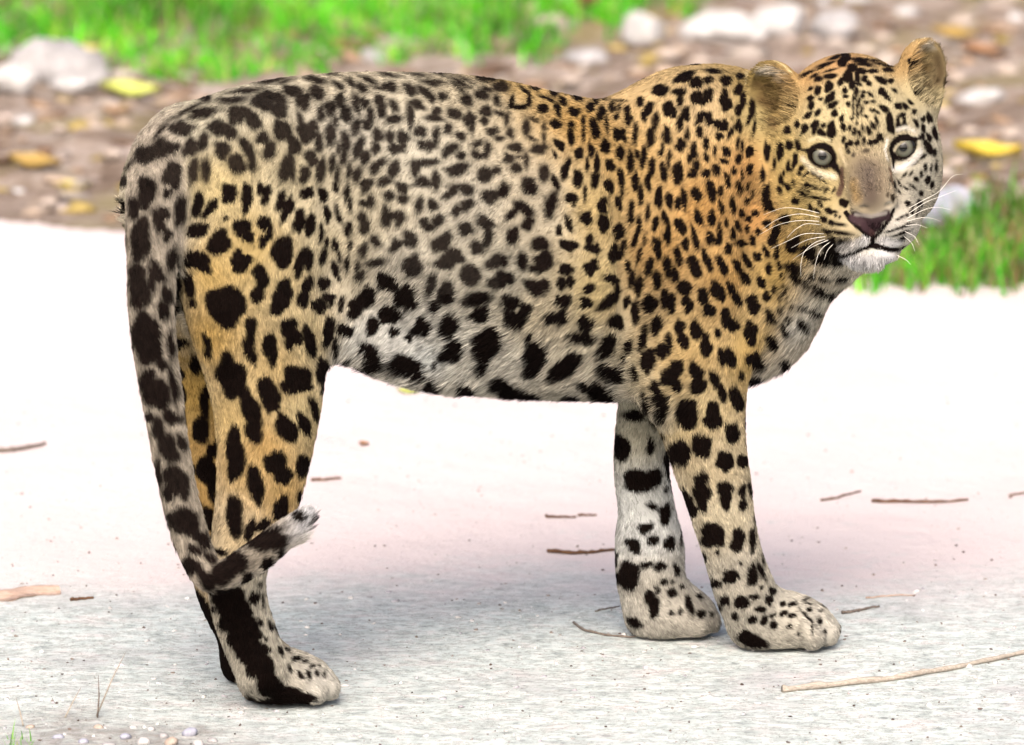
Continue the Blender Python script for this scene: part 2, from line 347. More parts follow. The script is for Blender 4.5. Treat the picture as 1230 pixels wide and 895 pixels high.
# ---- twigs, bark and leaves lying on the ground
def twig(name, pts, rpx, matk, label, cat='twig', bumps=0, seed=1):
    g = np.random.default_rng(seed); q = []
    for (x, y) in pts:
        p = G(x, y); q.append(p)
    q = np.array(q); t = np.linspace(0, 1, len(q)); tt = np.linspace(0, 1, 8 * len(q)); q = np.stack([np.interp(tt, t, q[:, i]) for i in range(3)], 1)
    for _ in range(2): q[1:-1] = .25 * q[:-2] + .5 * q[1:-1] + .25 * q[2:]
    r = rpx * 1.0e-3 * (1 - .35 * tt) * (1 + .12 * np.sin(tt * 37 + seed) + .05 * g.normal(size=len(tt)))
    for k in range(bumps): r *= 1 + g.uniform(.15, .5) * np.exp(-((tt - (k + g.uniform(-.25, .25)) / max(bumps, 1)) / .010) ** 2)
    q[:, 2] = height(q[:, 0], q[:, 1]) + r * .75 + .0008 * np.abs(np.sin(tt * 9 + seed)); q[:, :2] += g.normal(size=(len(q), 2)) * rpx * 1e-4
    v, f = tube0(q, r, 8); o = mesh_obj(name, v, f, BK[matk]); tag(o, label, cat); return o
twig('stick', [(941, 829), (985, 824), (1045, 819), (1100, 812), (1150, 803), (1190, 794), (1245, 782)], 4.4, 'straw', 'long pale straw coloured stick with knots lying before the front paws', 'stick', 6, 3)
twig('twig', [(1047, 602), (1080, 602), (1115, 602), (1163, 599)], 2.8, 'brown', 'straight reddish brown twig lying alone on the white dust of the track', 'twig', 3, 5)
twig('twig', [(986, 600), (1005, 598), (1018, 594), (1034, 589)], 1.8, 'brown', 'short crooked brown twig next to the straight reddish brown one', 'twig', 2, 6)
twig('twig', [(1012, 735), (1030, 732), (1056, 727)], 2.2, 'grey', 'dark grey twig poking out behind the tip of the front paw', 'twig', 1, 7)
twig('twig', [(689, 748), (702, 757), (728, 762), (756, 765), (768, 763)], 1.8, 'grey', 'thin bent twig curving towards the heel of the front paw', 'twig', 0, 8)
twig('twig', [(715, 734), (730, 731), (744, 728)], 1.2, 'grey', 'tiny grey twig above the thin bent twig', 'twig', 0, 9)
twig('twig', [(657, 661), (690, 663), (715, 662), (738, 659)], 3.0, 'brown', 'rough dark brown twig pointing at the far front leg', 'twig', 5, 10)
twig('twig', [(655, 621), (668, 621), (692, 621)], 2.2, 'brown', 'thin brown twig above the rough dark brown one', 'twig', 1, 11)
twig('twig', [(694, 619), (706, 619), (717, 619)], 1.8, 'brown', 'stub of brown twig in line with the thin brown one', 'twig', 1, 12)
twig('twig', [(374, 576), (390, 576), (402, 574), (410, 573)], 2.4, 'brown', 'small brown twig with a knobbed end beside the hind leg', 'twig', 1, 13)
twig('twig', [(-12, 543), (15, 541), (35, 537), (54, 532)], 4.0, 'grey', 'thick dark grey twig lying left of the tail on white dust', 'twig', 3, 14)
twig('twig', [(1212, 594), (1225, 592), (1250, 590)], 1.6, 'brown', 'thin brown twig running out past the straight reddish brown one', 'twig', 0, 15)
twig('twig', [(84, 719), (96, 718), (112, 717)], 2.4, 'brown', 'dark broken twig end beside the curled bark flake', 'twig', 1, 16)
twig('twig', [(1040, 716), (1062, 714), (1100, 714)], 1.3, 'bark', 'thin pale splinter behind the dark grey twig', 'splinter', 0, 17)
# curled flake of bark
def flake(px0, px1, y0, y1, wid, matk, label, name, cat, curl=.6, lift=0.0):
    a, b = G(px0, y0), G(px1, y1); d = b - a; L = np.linalg.norm(d); d /= L; s = np.array([-d[1], d[0], 0]); V_, F_ = [], []; n, m = 14, 7
    for lay in (0, 1):
        for i in range(n):
            t = i / (n - 1); w = wid * (.55 + .45 * math.sin(math.pi * min(1, t * 1.3 + .12))) * (1 + .12 * math.sin(t * 23))
            for j in range(m):
                u = j / (m - 1) * 2 - 1; p = a + d * L * t + s * u * w * .5; z = float(height(p[0], p[1])); V_.append(p * [1, 1, 0] + [0, 0, z + .0015 + lift + curl * wid * (1 - u * u) * .45 + .002 * math.sin(t * 9 + u * 3) - lay * .0014])
    k = n * m
    for i in range(n - 1):
        for j in range(m - 1):
            q = i * m + j; F_.append((q, q + m, q + m + 1, q + 1)); F_.append((k + q, k + q + 1, k + q + m + 1, k + q + m))
    ring = [i * m for i in range(n)] + [(n - 1) * m + j for j in range(1, m)] + [i * m + m - 1 for i in range(n - 2, -1, -1)] + [j for j in range(m - 2, 0, -1)]
    for x, y in zip(ring, ring[1:] + ring[:1]): F_.append((x, y, y + k, x + k))
    o = mesh_obj(name, V_, F_, BK[matk] if matk in BK else LM[matk]); tag(o, label, cat); return o
LM = {}
def leaf_mat(name, c1, c2):
    t = NT(name); LM[name] = t.done(t.ramp(t.noise(40, 5, .7), [(.3, c1), (.7, c2)]), .6, .3)
leaf_mat('yellow leaf', (.28, .20, .02), (.46, .36, .04)); leaf_mat('lime leaf', (.26, .32, .05), (.42, .44, .12)); leaf_mat('ochre leaf', (.15, .10, .03), (.30, .20, .05)); leaf_mat('pale leaf', (.34, .29, .08), (.50, .44, .18)); leaf_mat('brown leaf', (.16, .08, .04), (.30, .17, .09))
flake(-25, 70, 716, 709, .055, 'bark', 'curled pinkish flake of bark lying on the track left of the tail', 'bark_flake', 'bark', .28)
def leaf(px, py, wpx, wid, yaw, matk, label, curl=.35, lift=.008):
    """pointed oval leaf, cupped, lying at the ground point seen at (px, py)"""
    p = G(px, py, .03); z = float(height(p[0], p[1])); p = G(px, py, z); L = wpx * (p[1] + 8.2) / FPX; W = L * wid; n, m = 13, 7; V_, F_ = [], []
    for lay in (0, 1):
        for i in range(n):
            t = i / (n - 1) * 2 - 1; w = W * .5 * (1 - t * t) ** .7
            for j in range(m):
                u = j / (m - 1) * 2 - 1; V_.append((t * L * .5, u * w + .06 * L * t * t, curl * W * (u * u * .6 + .25 * t * t) + .05 * W * math.sin(4 * t + 2 * u) - lay * .0012))
    k = n * m
    for i in range(n - 1):
        for j in range(m - 1):
            q = i * m + j; F_.append((q, q + m, q + m + 1, q + 1)); F_.append((k + q, k + q + 1, k + q + m + 1, k + q + m))
    o = mesh_obj('leaf', V_, F_, LM[matk]); o.location = (p[0], p[1], z + lift); o.rotation_euler = (.25, .1, yaw); tag(o, label, 'leaf'); return o
leaf(1186, 200, 84, .42, .1, 'yellow leaf', 'bright yellow fallen leaf behind the grass clump', .5, .02)
leaf(40, 203, 66, .5, -.2, 'ochre leaf', 'ochre brown fallen leaf on the verge left of the rump')
leaf(90, 230, 40, .5, .5, 'pale leaf', 'small pale yellow leaf just below the ochre brown leaf')
leaf(156, 120, 72, .5, .1, 'lime leaf', 'yellow green leaf lying behind the rump near the boulder', .4, .012)
leaf(12, 222, 40, .5, .8, 'lime leaf', 'pale green leaf lying beside the ochre brown leaf')
leaf(1146, 48, 60, .45, -.1, 'ochre leaf', 'olive ochre leaf just above the leopard\'s upright ear')
leaf(1176, 66, 50, .5, .3, 'brown leaf', 'dark brown leaf next to the olive ochre leaf')
leaf(704, 22, 46, .6, 1.2, 'brown leaf', 'brown dead leaf standing among the stones above the dip in the back', .6, .03)
leaf(490, 472, 26, .5, .1, 'lime leaf', 'tiny yellow green leaf on white dust under the belly', .3, .002)
leaf(105, 72, 30, .5, .4, 'pale leaf', 'small yellow leaf tucked beside the boulder', .4, .02)
leaf(437, 536, 12, .7, .2, 'brown leaf', 'tiny brown leaf crumb on white dust between the legs', .5, .003)
# =================================================================== LEOPARD
# body frame: axis A (towards the head), lateral R (towards its right side), origin AX0 on the ground between the hind feet
AX0 = np.array([-0.305, -0.15, 0.0]); YAW = math.radians(26.8)
AV = np.array([math.cos(YAW), math.sin(YAW), 0.0]); RV = np.array([math.sin(YAW), -math.cos(YAW), 0.0])
ZV = np.array([0, 0, 1.0])
def axis_Y(px):
    X = (px - 615) * 1.02e-3
    for _ in range(3):
        Y = AX0[1] + (X - AX0[0]) * math.tan(YAW); X = P(px, 300, Y)[0]
    return AX0[1] + (X - AX0[0]) * math.tan(YAW)
def B(px, py, lat=0.0):
    """point seen at (px,py) lying in the plane `lat` metres to the right of the body's mid plane"""
    d = ray(px, py); c = AX0 + RV * lat
    t = ((c - CAM) @ RV) / (d @ RV)
    return CAM + d * t

def smin(a, b, k):
    h = np.maximum(k - np.abs(a - b), 0.0) / k
    return np.minimum(a, b) - h * h * k * 0.25
def smax(a, b, k): return -smin(-a, -b, k)

PRIMS = []   # dicts: f(points)->d, lo, hi, k, op, flow(points)->dirs, hair length
def add(f, lo, hi, k=.03, op='u', flow=None, length=.012, m=.07):
    PRIMS.append(dict(f=f, lo=np.array(lo) - m, hi=np.array(hi) + m, k=k, op=op, flow=flow, length=length))
def catmull(pts, n):
    pts = np.asarray(pts, float); out = []
    q = np.vstack([2 * pts[0] - pts[1], pts, 2 * pts[-1] - pts[-2]])
    for i in range(1, len(q) - 2):
        for t in np.arange(n) / n:
            p0, p1, p2, p3 = q[i - 1:i + 3]
            out.append(.5 * ((2 * p1) + (-p0 + p2) * t + (2 * p0 - 5 * p1 + 4 * p2 - p3) * t * t + (-p0 + 3 * p1 - 3 * p2 + p3) * t ** 3))
    out.append(pts[-1]); return np.array(out)
def chain(pts, rad, squash=None, lat=RV, k=.03, n=4, length=.012, sag=0.0):
    """tapered limb through pts; rad in metres; squash = lateral radius factor"""
    pts = np.asarray(pts, float); squash = np.ones(len(pts)) if squash is None else np.asarray(squash, float)
    full = catmull(np.hstack([pts, np.asarray(rad, float)[:, None], squash[:, None]]), n)
    C, Rr, Q = full[:, :3].astype(np.float32), full[:, 3].astype(np.float32), full[:, 4].astype(np.float32)
    latf = np.asarray(lat, np.float32)
    def closest(p):
        best = np.full(len(p), 1e9, np.float32); tang = np.zeros((len(p), 3), np.float32)
        for i in range(len(C) - 1):
            ab = C[i + 1] - C[i]; L2 = float(ab @ ab) + 1e-12
            v = p - C[i]; t = np.clip((v @ ab) / L2, 0, 1); v = v - t[:, None] * ab
            q = Q[i] + (Q[i + 1] - Q[i]) * t
            vl = v @ latf
            n2 = (v * v).sum(1) - vl * vl
            rr = Rr[i] + (Rr[i + 1] - Rr[i]) * t
            d = (np.sqrt(np.maximum(n2 + (vl / q) ** 2, 0)) - rr) * np.minimum(1, .5 + .5 * q)
            m = d < best; best[m] = d[m]; tang[m] = ab / math.sqrt(L2)
        return best, tang
    def flow(p):
        t = closest(p)[1].copy(); t[:, 2] -= sag; return t
    m = Rr.max()
    add(lambda p: closest(p)[0], C.min(0) - m, C.max(0) + m, k, flow=flow, length=length)
def ellip(c, ax, rad, k=.02, op='u', flow=None, length=.008):
    """ellipsoid with centre c, axes ax (3x3 rows), radii rad"""
    c = np.asarray(c, np.float32); M = np.asarray(ax, np.float32); r = np.asarray(rad, np.float32)
    def f(p):
        q = (p - c) @ M.T
        k0 = np.sqrt(((q / r) ** 2).sum(1)); k1 = np.sqrt(((q / (r * r)) ** 2).sum(1)) + 1e-9
        return np.where(k0 < 1e-4, -r.min(), k0 * (k0 - 1) / k1)
    add(f, c - r.max(), c + r.max(), k, op, flow, length)

# ---- torso: lofted rounded sections  (px, y of back line, y of belly line, half width)
TORSO = [(158, 215, 262, .012), (166, 186, 296, .042), (180, 166, 325, .066), (205, 142, 352, .086), (240, 119, 385, .100), (300, 99, 420, .108), (360, 89, 420, .112),
         (430, 84, 434, .118), (500, 84, 460, .137), (560, 87, 471, .146), (620, 95, 476, .150), (680, 110, 478, .147), (730, 119, 480, .138),
         (770, 113, 478, .122), (810, 95, 472, .110), (850, 88, 462, .104), (890, 96, 445, .096), (925, 125, 425, .082), (955, 170, 395, .05), (968, 210, 360, .015)]
_S, _T, _Bt, _W = [], [], [], []
for (x, yt, yb, w) in TORSO:
    pt = B(x, yt + 5, 0.0); pb = B(x, yb - 4, 0.03)
    _S.append((.5 * (pt + pb) - AX0) @ AV); _T.append(pt[2]); _Bt.append(pb[2]); _W.append(w)
def _smooth_tab(y):
    s = np.linspace(_S[0], _S[-1], 800); t = np.interp(s, _S, y)
    for _ in range(3):
        w = 29; t2 = np.pad(t, w // 2, mode='edge'); t2 = np.convolve(t2, np.ones(w) / w, 'valid'); e = np.minimum(np.arange(800), np.arange(800)[::-1]) / 40.0
        t = t + (t2 - t) * np.clip(e, 0, 1)
    return t.astype(np.float32)
_TAB = [_smooth_tab(y) for y in (_T, _Bt, _W)]
def torso_f(p):
    q = p - AX0.astype(np.float32); s = q @ AV.astype(np.float32); l = q @ RV.astype(np.float32); z = p[:, 2]
    ds = np.maximum(np.maximum(_S[0] - s, s - _S[-1]), 0); sc = np.clip(s, _S[0], _S[-1])
    ti = (sc - _S[0]) / (_S[-1] - _S[0]) * 799; i0 = np.minimum(ti.astype(np.int32), 798); fr = (ti - i0).astype(np.float32)
    T, Bo, W = (tb[i0] + (tb[i0 + 1] - tb[i0]) * fr for tb in _TAB)
    h = np.maximum((T - Bo) * .5, .008); c = (T + Bo) * .5
    # upper part narrower (spine ridge), belly rounder
    up = np.clip((z - c) / h, -1, 1); Wz = W * (1 - .10 * np.clip(up, 0, 1) ** 2)
    a = np.abs(l) / Wz; b = np.abs(z - c) / h
    rho = np.sqrt(a * a + b * b + .10 * a * b * (a + b) * .5) * .985
    return ((rho - 1) * np.minimum(h, W) * .8 + ds).astype(np.float32)
def torso_flow(p):
    q = p - AX0; l = q @ RV; d = np.tile(-AV, (len(p), 1)); d[:, 2] -= .55 * np.clip(np.abs(l) / .08, 0, 1); return d
add(torso_f, [-.55, -.42, .1], [.45, .42, .78], flow=torso_flow, length=.0085)

mm = 1.02e-3
CREASE = []
def crease(pts, lat, r, k=.03):
    """shallow valley along pts (px, py) at the flank's outer surface"""
    CREASE.append(([B(x, y, lat) for x, y in pts], r, k))
crease([(408, 225), (412, 290), (410, 350), (402, 420)], .126, .020, .022)
crease([(752, 200), (752, 300), (764, 400), (768, 465)], .131, .018, .022)
crease([(640, 250), (650, 330), (640, 400)], .172, .016, .03); crease([(560, 240), (570, 320), (560, 390)], .170, .016, .03)
crease([(905, 240), (912, 320), (905, 400)], .130, .018, .03)
# ---- right hind leg
def legpts(rows, ground=None):
    pts = [B(x, y, l) for (x, y, r, q, l) in rows]; rad = [r * mm for (_, _, r, _, _) in rows]; sq = [q for (_, _, _, q, _) in rows]
    return pts, rad, sq
RH = [(290, 195, 62, .62, .056), (292, 275, 80, .64, .070), (302, 355, 82, .66, .075), (318, 425, 75, .66, .076), (321, 490, 65, .66, .078), (316, 550, 57, .62, .080),
      (308, 600, 50, .66, .080), (296, 640, 42, .72, .080), (285, 682, 36, .78, .080), (287, 724, 34, .80, .080), (300, 765, 33, .82, .080), (313, 800, 32, .9, .080)]
chain(*legpts(RH), k=.034, length=.0095)
LH = [(275, 260, 66, .60, -.055), (272, 360, 76, .58, -.068), (282, 425, 70, .58, -.075), (279, 490, 60, .60, -.078), (279, 550, 52, .62, -.078),
      (280, 600, 46, .66, -.078), (274, 635, 40, .72, -.078), (264, 670, 35, .78, -.078), (270, 712, 33, .80, -.078), (290, 758, 30, .82, -.078), (310, 795, 30, .9, -.078)]
chain(*legpts(LH), k=.05, length=.007)
# ---- front legs
RF = [(856, 135, 44, .60, .052), (856, 210, 66, .62, .068), (846, 300, 76, .64, .078), (838, 390, 73, .66, .078), (838, 460, 64, .66, .076), (848, 525, 50, .72, .074), (860, 580, 43, .82, .070),
      (871, 630, 37, .9, .068), (882, 672, 35, .95, .066), (896, 712, 37, 1.0, .056), (908, 740, 37, 1.0, .048)]
chain(*legpts(RF), k=.03, length=.0085)
LF = [(830, 380, 70, .54, -.07), (800, 455, 56, .60, -.07), (776, 515, 39, .75, -.07), (771, 565, 34, .9, -.07), (777, 615, 35, .95, -.07), (780, 655, 42, .95, -.07), (782, 697, 42, .95, -.07), (790, 728, 38, 1, -.07)]
chain(*legpts(LF), k=.04, length=.009)

def paw(c, yaw, size=1.0, toes=((-29, 30), (-10, 44), (10, 43), (28, 28)), hz=1.0):
    """c = ground point under the ankle/ball; yaw = heading of the toes in the ground plane"""
    d = np.array([math.cos(yaw), math.sin(yaw), 0]); s = np.array([math.sin(yaw), -math.cos(yaw), 0]); ax = np.array([d, s, ZV])
    fl = lambda p: np.tile(d - ZV * .35, (len(p), 1))
    q = .001 * size
    ellip(c + ZV * 22 * q * hz, ax, np.array([47, 40, 33 * hz]) * q, k=.03, flow=fl, length=.008)
    for (o, e) in toes:
        a = c + s * o * .8 * q + d * 4 * q + ZV * 34 * q * hz; m_ = c + s * o * q + d * (e - 8) * q + ZV * 27 * q * hz; b = c + s * o * 1.03 * q + d * (e + 6) * q + ZV * 15 * q
        chain([a, m_, b], [16 * q, 15 * q, 13 * q], k=.010, n=2, length=.0075)
PAW_RH = G(340, 841); PAW_LH = G(312, 818); PAW_RF = G(940, 774); PAW_LF = G(808, 761)
paw(PAW_RH, math.radians(-4), 1.14, ((-27, 25), (-10, 40), (9, 42), (27, 29)), .98)
paw(PAW_LH, math.radians(4), .9)
paw(PAW_RF, math.radians(-8), 1.2, ((-29, 27), (-10, 40), (10, 40), (28, 27)), 1.0)
paw(PAW_LF, math.radians(0), 1.12, ((-28, 22), (-10, 34), (10, 34), (28, 20)))

# ---- chest and neck
chain([B(835, 285, .0), B(880, 325, .0), B(910, 335, -.005)], [136 * mm, 119 * mm, 92 * mm], [.80, .78, .74], k=.05, length=.009)
NK0 = B(850, 200, .0); HEADC = P(1027, 200, .075)
chain([B(835, 215, .0), B(890, 205, .0), P(955, 225, .135), HEADC], [118 * mm, 108 * mm, 92 * mm, 78 * mm], [.85, .9, .95, 1], k=.05, length=.0085)
chain([B(905, 300, .01), P(965, 285, .10), P(1012, 268, .05)], [90 * mm, 72 * mm, 52 * mm], [.8, .9, 1], k=.04, length=.009)
# reverse the neck's hair flow (head -> body)
for pr in PRIMS[-3:]:
    f0 = pr['flow']; pr['flow'] = (lambda f: (lambda p: -f(p) - ZV * .5))(f0)

for (pp_, r_, k_) in CREASE:
    chain(pp_, [r_] * len(pp_), None, k=k_, n=3); PRIMS[-1]['op'] = 's'
# elbow, stifle and the loose fold of skin between thigh and belly
ellip(B(800, 440, .088), np.array([AV, RV, ZV]), (.036, .034, .05), .03, 'u', torso_flow, .007)
chain([B(385, 380, .085), B(430, 402, .075), B(490, 428, .06), B(550, 438, .045)], [.022, .022, .022, .016], [.8, .8, .9, .9], k=.035, length=.010)
PRIMS[-1]['flow'] = torso_flow
# ---- tail: hangs from the rump, swings forward and curls round in front of the hock
TAIL = [(215, 165, -.20, 34), (194, 190, -.235, 38), (188, 235, -.275, 37), (184, 290, -.300, 33), (182, 340, -.310, 30), (183, 390, -.315, 28.5), (189, 440, -.318, 26.5), (197, 490, -.320, 25), (205, 540, -.320, 23.5),
        (214, 585, -.32, 22.5), (225, 630, -.322, 22), (238, 668, -.328, 21.5), (252, 690, -.338, 20.5), (273, 690, -.350, 20), (298, 675, -.355, 20), (325, 655, -.355, 19), (348, 636, -.348, 16), (366, 618, -.342, 10)]
TAILP = [P(x, y, Y) for (x, y, Y, r) in TAIL]; _tr = [r * mm * .90 for (_, _, _, r) in TAIL]
chain(TAILP[:4], _tr[:4], k=.03, n=3, length=.011); PRIMS[-1]['tail'] = True
chain(TAILP[2:], _tr[2:], k=.004, n=3, length=.011); PRIMS[-1]['tail'] = True

# ---- head, in its own frame (millimetres): u = picture right, v = up, n = towards the nose
HY, HRO, HPI = math.radians(7), math.radians(5.5), math.radians(2)
_n = np.array([math.sin(HY), -math.cos(HY), 0.0]); _u = np.array([math.cos(HY), math.sin(HY), 0.0])
hn = _n * math.cos(HPI) + ZV * math.sin(HPI); _v = -_n * math.sin(HPI) + ZV * math.cos(HPI)
hu = _u * math.cos(HRO) + _v * math.sin(HRO); hv = -_u * math.sin(HRO) + _v * math.cos(HRO)
HAX = np.array([hu, hv, hn])
H0 = P(1036, 182, .0) - hn * .058
def HL(u, v, n): return H0 + (hu * u + hv * v + hn * n) * .001
def head_flow(p):
    q = (p - HL(0, -55, 125)); return q
def he(c, r, k=.018, rot=None, op='u', length=.0052):
    M = HAX if rot is None else rot
    ellip(HL(*c), M, np.array(r) * .001, k, op, head_flow, length)
def hc(pts, rad, k=.015, squash=None, lat=None, length=.0035):
    chain([HL(*p) for p in pts], [r * .001 for r in rad], squash, hu if lat is None else lat, k, 3, length)
    PRIMS[-1]['flow'] = head_flow
he((0, 30, -22), (84, 82, 88), .03)                       # cranium
he((-2, 14, 10), (76, 58, 58), .03)                       # forehead
for s in (-1, 1):
    he((s * 60, -38, -2), (44, 62, 52), .03, length=.006)   # cheek
    he((s * 68, 4, -20), (33, 55, 48), .03)                # temple
    he((s * 41, 27, 42), (27, 13, 17), .018)               # brow ridge
    he((s * 52, -26, 42), (26, 20, 22), .02)               # cheek bone under the eye
he((0, -62, 42), (50, 44, 58), .03)                       # muzzle block
hc([(0, 30, 46), (0, -12, 74), (0, -46, 104)], [31, 26, 23], .018, [1.0, 1.08, 1.2], length=.0065)   # bridge of the nose
for s in (-1, 1):
    he((s * 23, -85, 88), (29, 24, 32), .012, length=.0035)   # whisker pad
    he((s * 37, -86, 60), (24, 27, 34), .02)                 # pad flank
he((0, -57, 113), (28, 14, 14), .008, length=.003)          # nose leather
he((0, -70, 115), (15, 12, 10), .008, length=.003)
he((0, -119, 76), (31, 18, 30), .010, length=.007)          # chin
he((0, -94, 28), (54, 42, 60), .03, length=.007)            # jaw
# eyes: lids bulge, then the almond opening
EYES = {}
for s, (ex, ey) in ((-1, (988, 187)), (1, (1084, 177))):
    q = np.array(ray(ex, ey)); 
    # place the eyeball centre on that sight line at n = 46
    t = ((HL(0, 0, 47) - CAM) @ hn) / (q @ hn); c = CAM + q * t
    EYES[s] = c
    ellip(c, HAX, np.array([24, 20, 22]) * .001, .010, 'u', head_flow, .004)
for s in (-1, 1):
    c = EYES[s]
    toc = (CAM - c) / np.linalg.norm(CAM - c)
    gz = hn * .6 + toc * .4 + hu * s * .12; gz /= np.linalg.norm(gz)
    # outer corner sits a bit higher than the inner one
    tu = hu * math.cos(.40) + hv * math.sin(.40) * s; tu -= gz * (tu @ gz); tu /= np.linalg.norm(tu)
    tv = np.cross(gz, tu); tv = tv if tv[2] > 0 else -tv
    EYES[s] = (c, gz, tu, tv)
    ellip(c + gz * .030 - tv * .0018, np.array([tu, tv, gz]), np.array([15.0, 9.4, 30]) * .001, .003, 's', head_flow, .003)
# mouth groove
def HN(px, py, n):
    q = ray(px, py); t = ((HL(0, 0, n) - CAM) @ hn) / (q @ hn); return CAM + q * t
for g in ([(1048, 294, 118), (1036, 299, 112), (1022, 305, 100), (1008, 307, 84), (998, 304, 64)], [(1048, 294, 118), (1059, 298, 112), (1070, 301, 100), (1082, 301, 82), (1089, 297, 62)]):
    chain([HN(*p) for p in g], [.0028, .0036, .0045, .005, .0045], None, hu, .006, 3, .006)
    PRIMS[-1]['op'] = 's'; PRIMS[-1]['flow'] = head_flow; MOUTH = globals().get('MOUTH', []) + [catmull([HN(*p) for p in g], 4)]
chain([HN(1048, 283, 126), HN(1048, 294, 122)], [.0025, .0025], None, hu, .005, 2, .004); PRIMS[-1]['op'] = 's'; PRIMS[-1]['flow'] = head_flow
# nostrils
for s in (-1, 1):
    he((s * 16, -60, 127), (6.5, 3.6, 7), .003, op='s')
# ears: cups
def ear(px, py, Y, up, nrm, w, h, s):
    c = P(px, py, Y); nrm = np.array(nrm, float); nrm = hu * nrm[0] + hv * nrm[1] + hn * nrm[2]; nrm /= np.linalg.norm(nrm)
    up = hu * up[0] + hv * up[1]; up -= nrm * (up @ nrm); up /= np.linalg.norm(up); sd = np.cross(up, nrm)
    M = np.array([sd, up, nrm]); fl = lambda p: np.tile(up, (len(p), 1))
    ellip(c, M, np.array([w, h, 25]) * .001, .016, 'u', fl, .0065)
    ellip(c - up * h * .00075 - nrm * .006, M, np.array([w * .95, h * .65, 22]) * .001, .016, 'u', fl, .0065)
    ellip(c + nrm * .016 - up * .002, M, np.array([w - 4.5, h - 4.5, 27]) * .001, .006, 's', fl, .009)
    return c, M
EARL = ear(932, 112, .055, (-.50, 1), (-.42, .12, .9), 34.5, 41, -1)
EARR = ear(1108, 88, .075, (.42, 1), (.50, .12, .86), 33, 43.5, 1)

def field(p):
    p = p.astype(np.float32); d = np.full(len(p), 1.0, np.float32)
    X, Y, Z = (np.ascontiguousarray(p[:, i]) for i in range(3))
    for pr in PRIMS:
        lo, hi = pr['lo'], pr['hi']
        m = np.nonzero((X >= lo[0]) & (X <= hi[0]) & (Y >= lo[1]) & (Y <= hi[1]) & (Z >= lo[2]) & (Z <= hi[2]))[0]
        if not len(m): continue
        q = pr['f'](p[m]).astype(np.float32); dm = d[m]
        d[m] = smin(dm, q, pr['k']) if pr['op'] == 'u' else smax(dm, -q, pr['k'])
    return smax(d, -(p[:, 2] - .0015), .006)

def grid_axis(lo, hi, base, fine):
    out = [lo]
    while out[-1] < hi:
        x = out[-1]; st = base
        for (a, b, s) in fine:
            if a <= x <= b: st = min(st, s)
        out.append(x + st)
    return np.array(out, np.float32)
def surface():
    ax = [grid_axis(-.56, .60, .004, [(.255, .56, .002)]), grid_axis(-.45, .36, .004, [(-.12, .10, .002)]), grid_axis(-.006, .80, .004, [(.44, .78, .002), (-.01, .09, .0025)])]
    n = [len(a) for a in ax]
    def level(st, parent):
        """values at the centres of blocks of st cells; only where the parent level is near the surface"""
        lo = [np.arange(0, k, st) for k in n]
        cx = [.5 * (a[i] + a[np.minimum(i + st, k - 1)]) for a, i, k in zip(ax, lo, n)]
        hx = [.5 * (a[np.minimum(i + st, k - 1)] - a[i]) for a, i, k in zip(ax, lo, n)]
        shp = [len(i) for i in lo]
        if parent is None: m = np.ones(shp, bool); d = np.zeros(shp, np.float32)
        else:
            pd, pact, pst = parent; pi = [i // pst for i in lo]
            m = pact[np.ix_(*pi)]; d = pd[np.ix_(*pi)]
        I = np.nonzero(m); v = np.empty(len(I[0]), np.float32)
        for c in range(0, len(v), 300000):
            q = slice(c, c + 300000); v[q] = field(np.stack([cx[k][I[k][q]] for k in range(3)], 1))
        d[I] = v
        half = np.sqrt(sum(h[I[k]] ** 2 for k, h in enumerate(hx)))
        act = np.zeros(shp, bool); act[I] = np.abs(v) < half * 1.35 + .002
        return d, act, st
    L = level(8, None); L = level(4, L); L = level(2, L); 
    near = [np.arange(k) // 2 for k in n]
    vol = L[0][np.ix_(*near)].astype(np.float32); mask = L[1][np.ix_(*near)]
    idx = np.nonzero(mask)
    vals = np.empty(len(idx[0]), np.float32); CH = 300000
    for i in range(0, len(vals), CH):
        sl = slice(i, i + CH)
        vals[sl] = field(np.stack([ax[k][idx[k][sl]] for k in range(3)], 1))
    vol[idx] = vals
    ins = vol < 0
    m = np.zeros([k - 1 for k in n], np.uint8)
    for dx in (0, 1):
        for dy in (0, 1):
            for dz in (0, 1):
                m += ins[dx:n[0] - 1 + dx, dy:n[1] - 1 + dy, dz:n[2] - 1 + dz]
    cell = np.nonzero((m > 0) & (m < 8)); nc = len(cell[0])
    cmap = np.full(m.shape, -1, np.int32); cmap[cell] = np.arange(nc)
    corner = {}
    for dx in (0, 1):
        for dy in (0, 1):
            for dz in (0, 1):
                i, j, k = cell[0] + dx, cell[1] + dy, cell[2] + dz
                corner[dx, dy, dz] = (vol[i, j, k], np.stack([ax[0][i], ax[1][j], ax[2][k]], 1))
    acc = np.zeros((nc, 3)); cnt = np.zeros(nc)
    ks = list(corner)
    for a in ks:
        for b in ks:
            if a < b and sum(abs(x - y) for x, y in zip(a, b)) == 1:
                da, pa = corner[a]; db, pb = corner[b]; c = (da < 0) != (db < 0)
                t = (da[c] / (da[c] - db[c]))[:, None]
                acc[c] += pa[c] + (pb[c] - pa[c]) * t; cnt[c] += 1
    V = acc / cnt[:, None]
    F = []
    for k in range(3):
        sl = [slice(None)] * 3; sr = [slice(None)] * 3; sl[k] = slice(1, None); sr[k] = slice(None, -1)
        a, b = ins[tuple(sr)], ins[tuple(sl)]
        e = np.nonzero(a != b); e = [np.array(x) for x in e]
        o1, o2 = [(1, 2), (2, 0), (0, 1)][k]
        def at(d1, d2):
            q = [x.copy() for x in e]; q[o1] -= d1; q[o2] -= d2; return cmap[tuple(q)]
        f = np.stack([at(1, 1), at(0, 1), at(0, 0), at(1, 0)], 1)
        flip = ~a[tuple(e)]
        f[flip] = f[flip][:, ::-1]; F.append(f)
    return V, np.vstack(F)
V, F = surface()
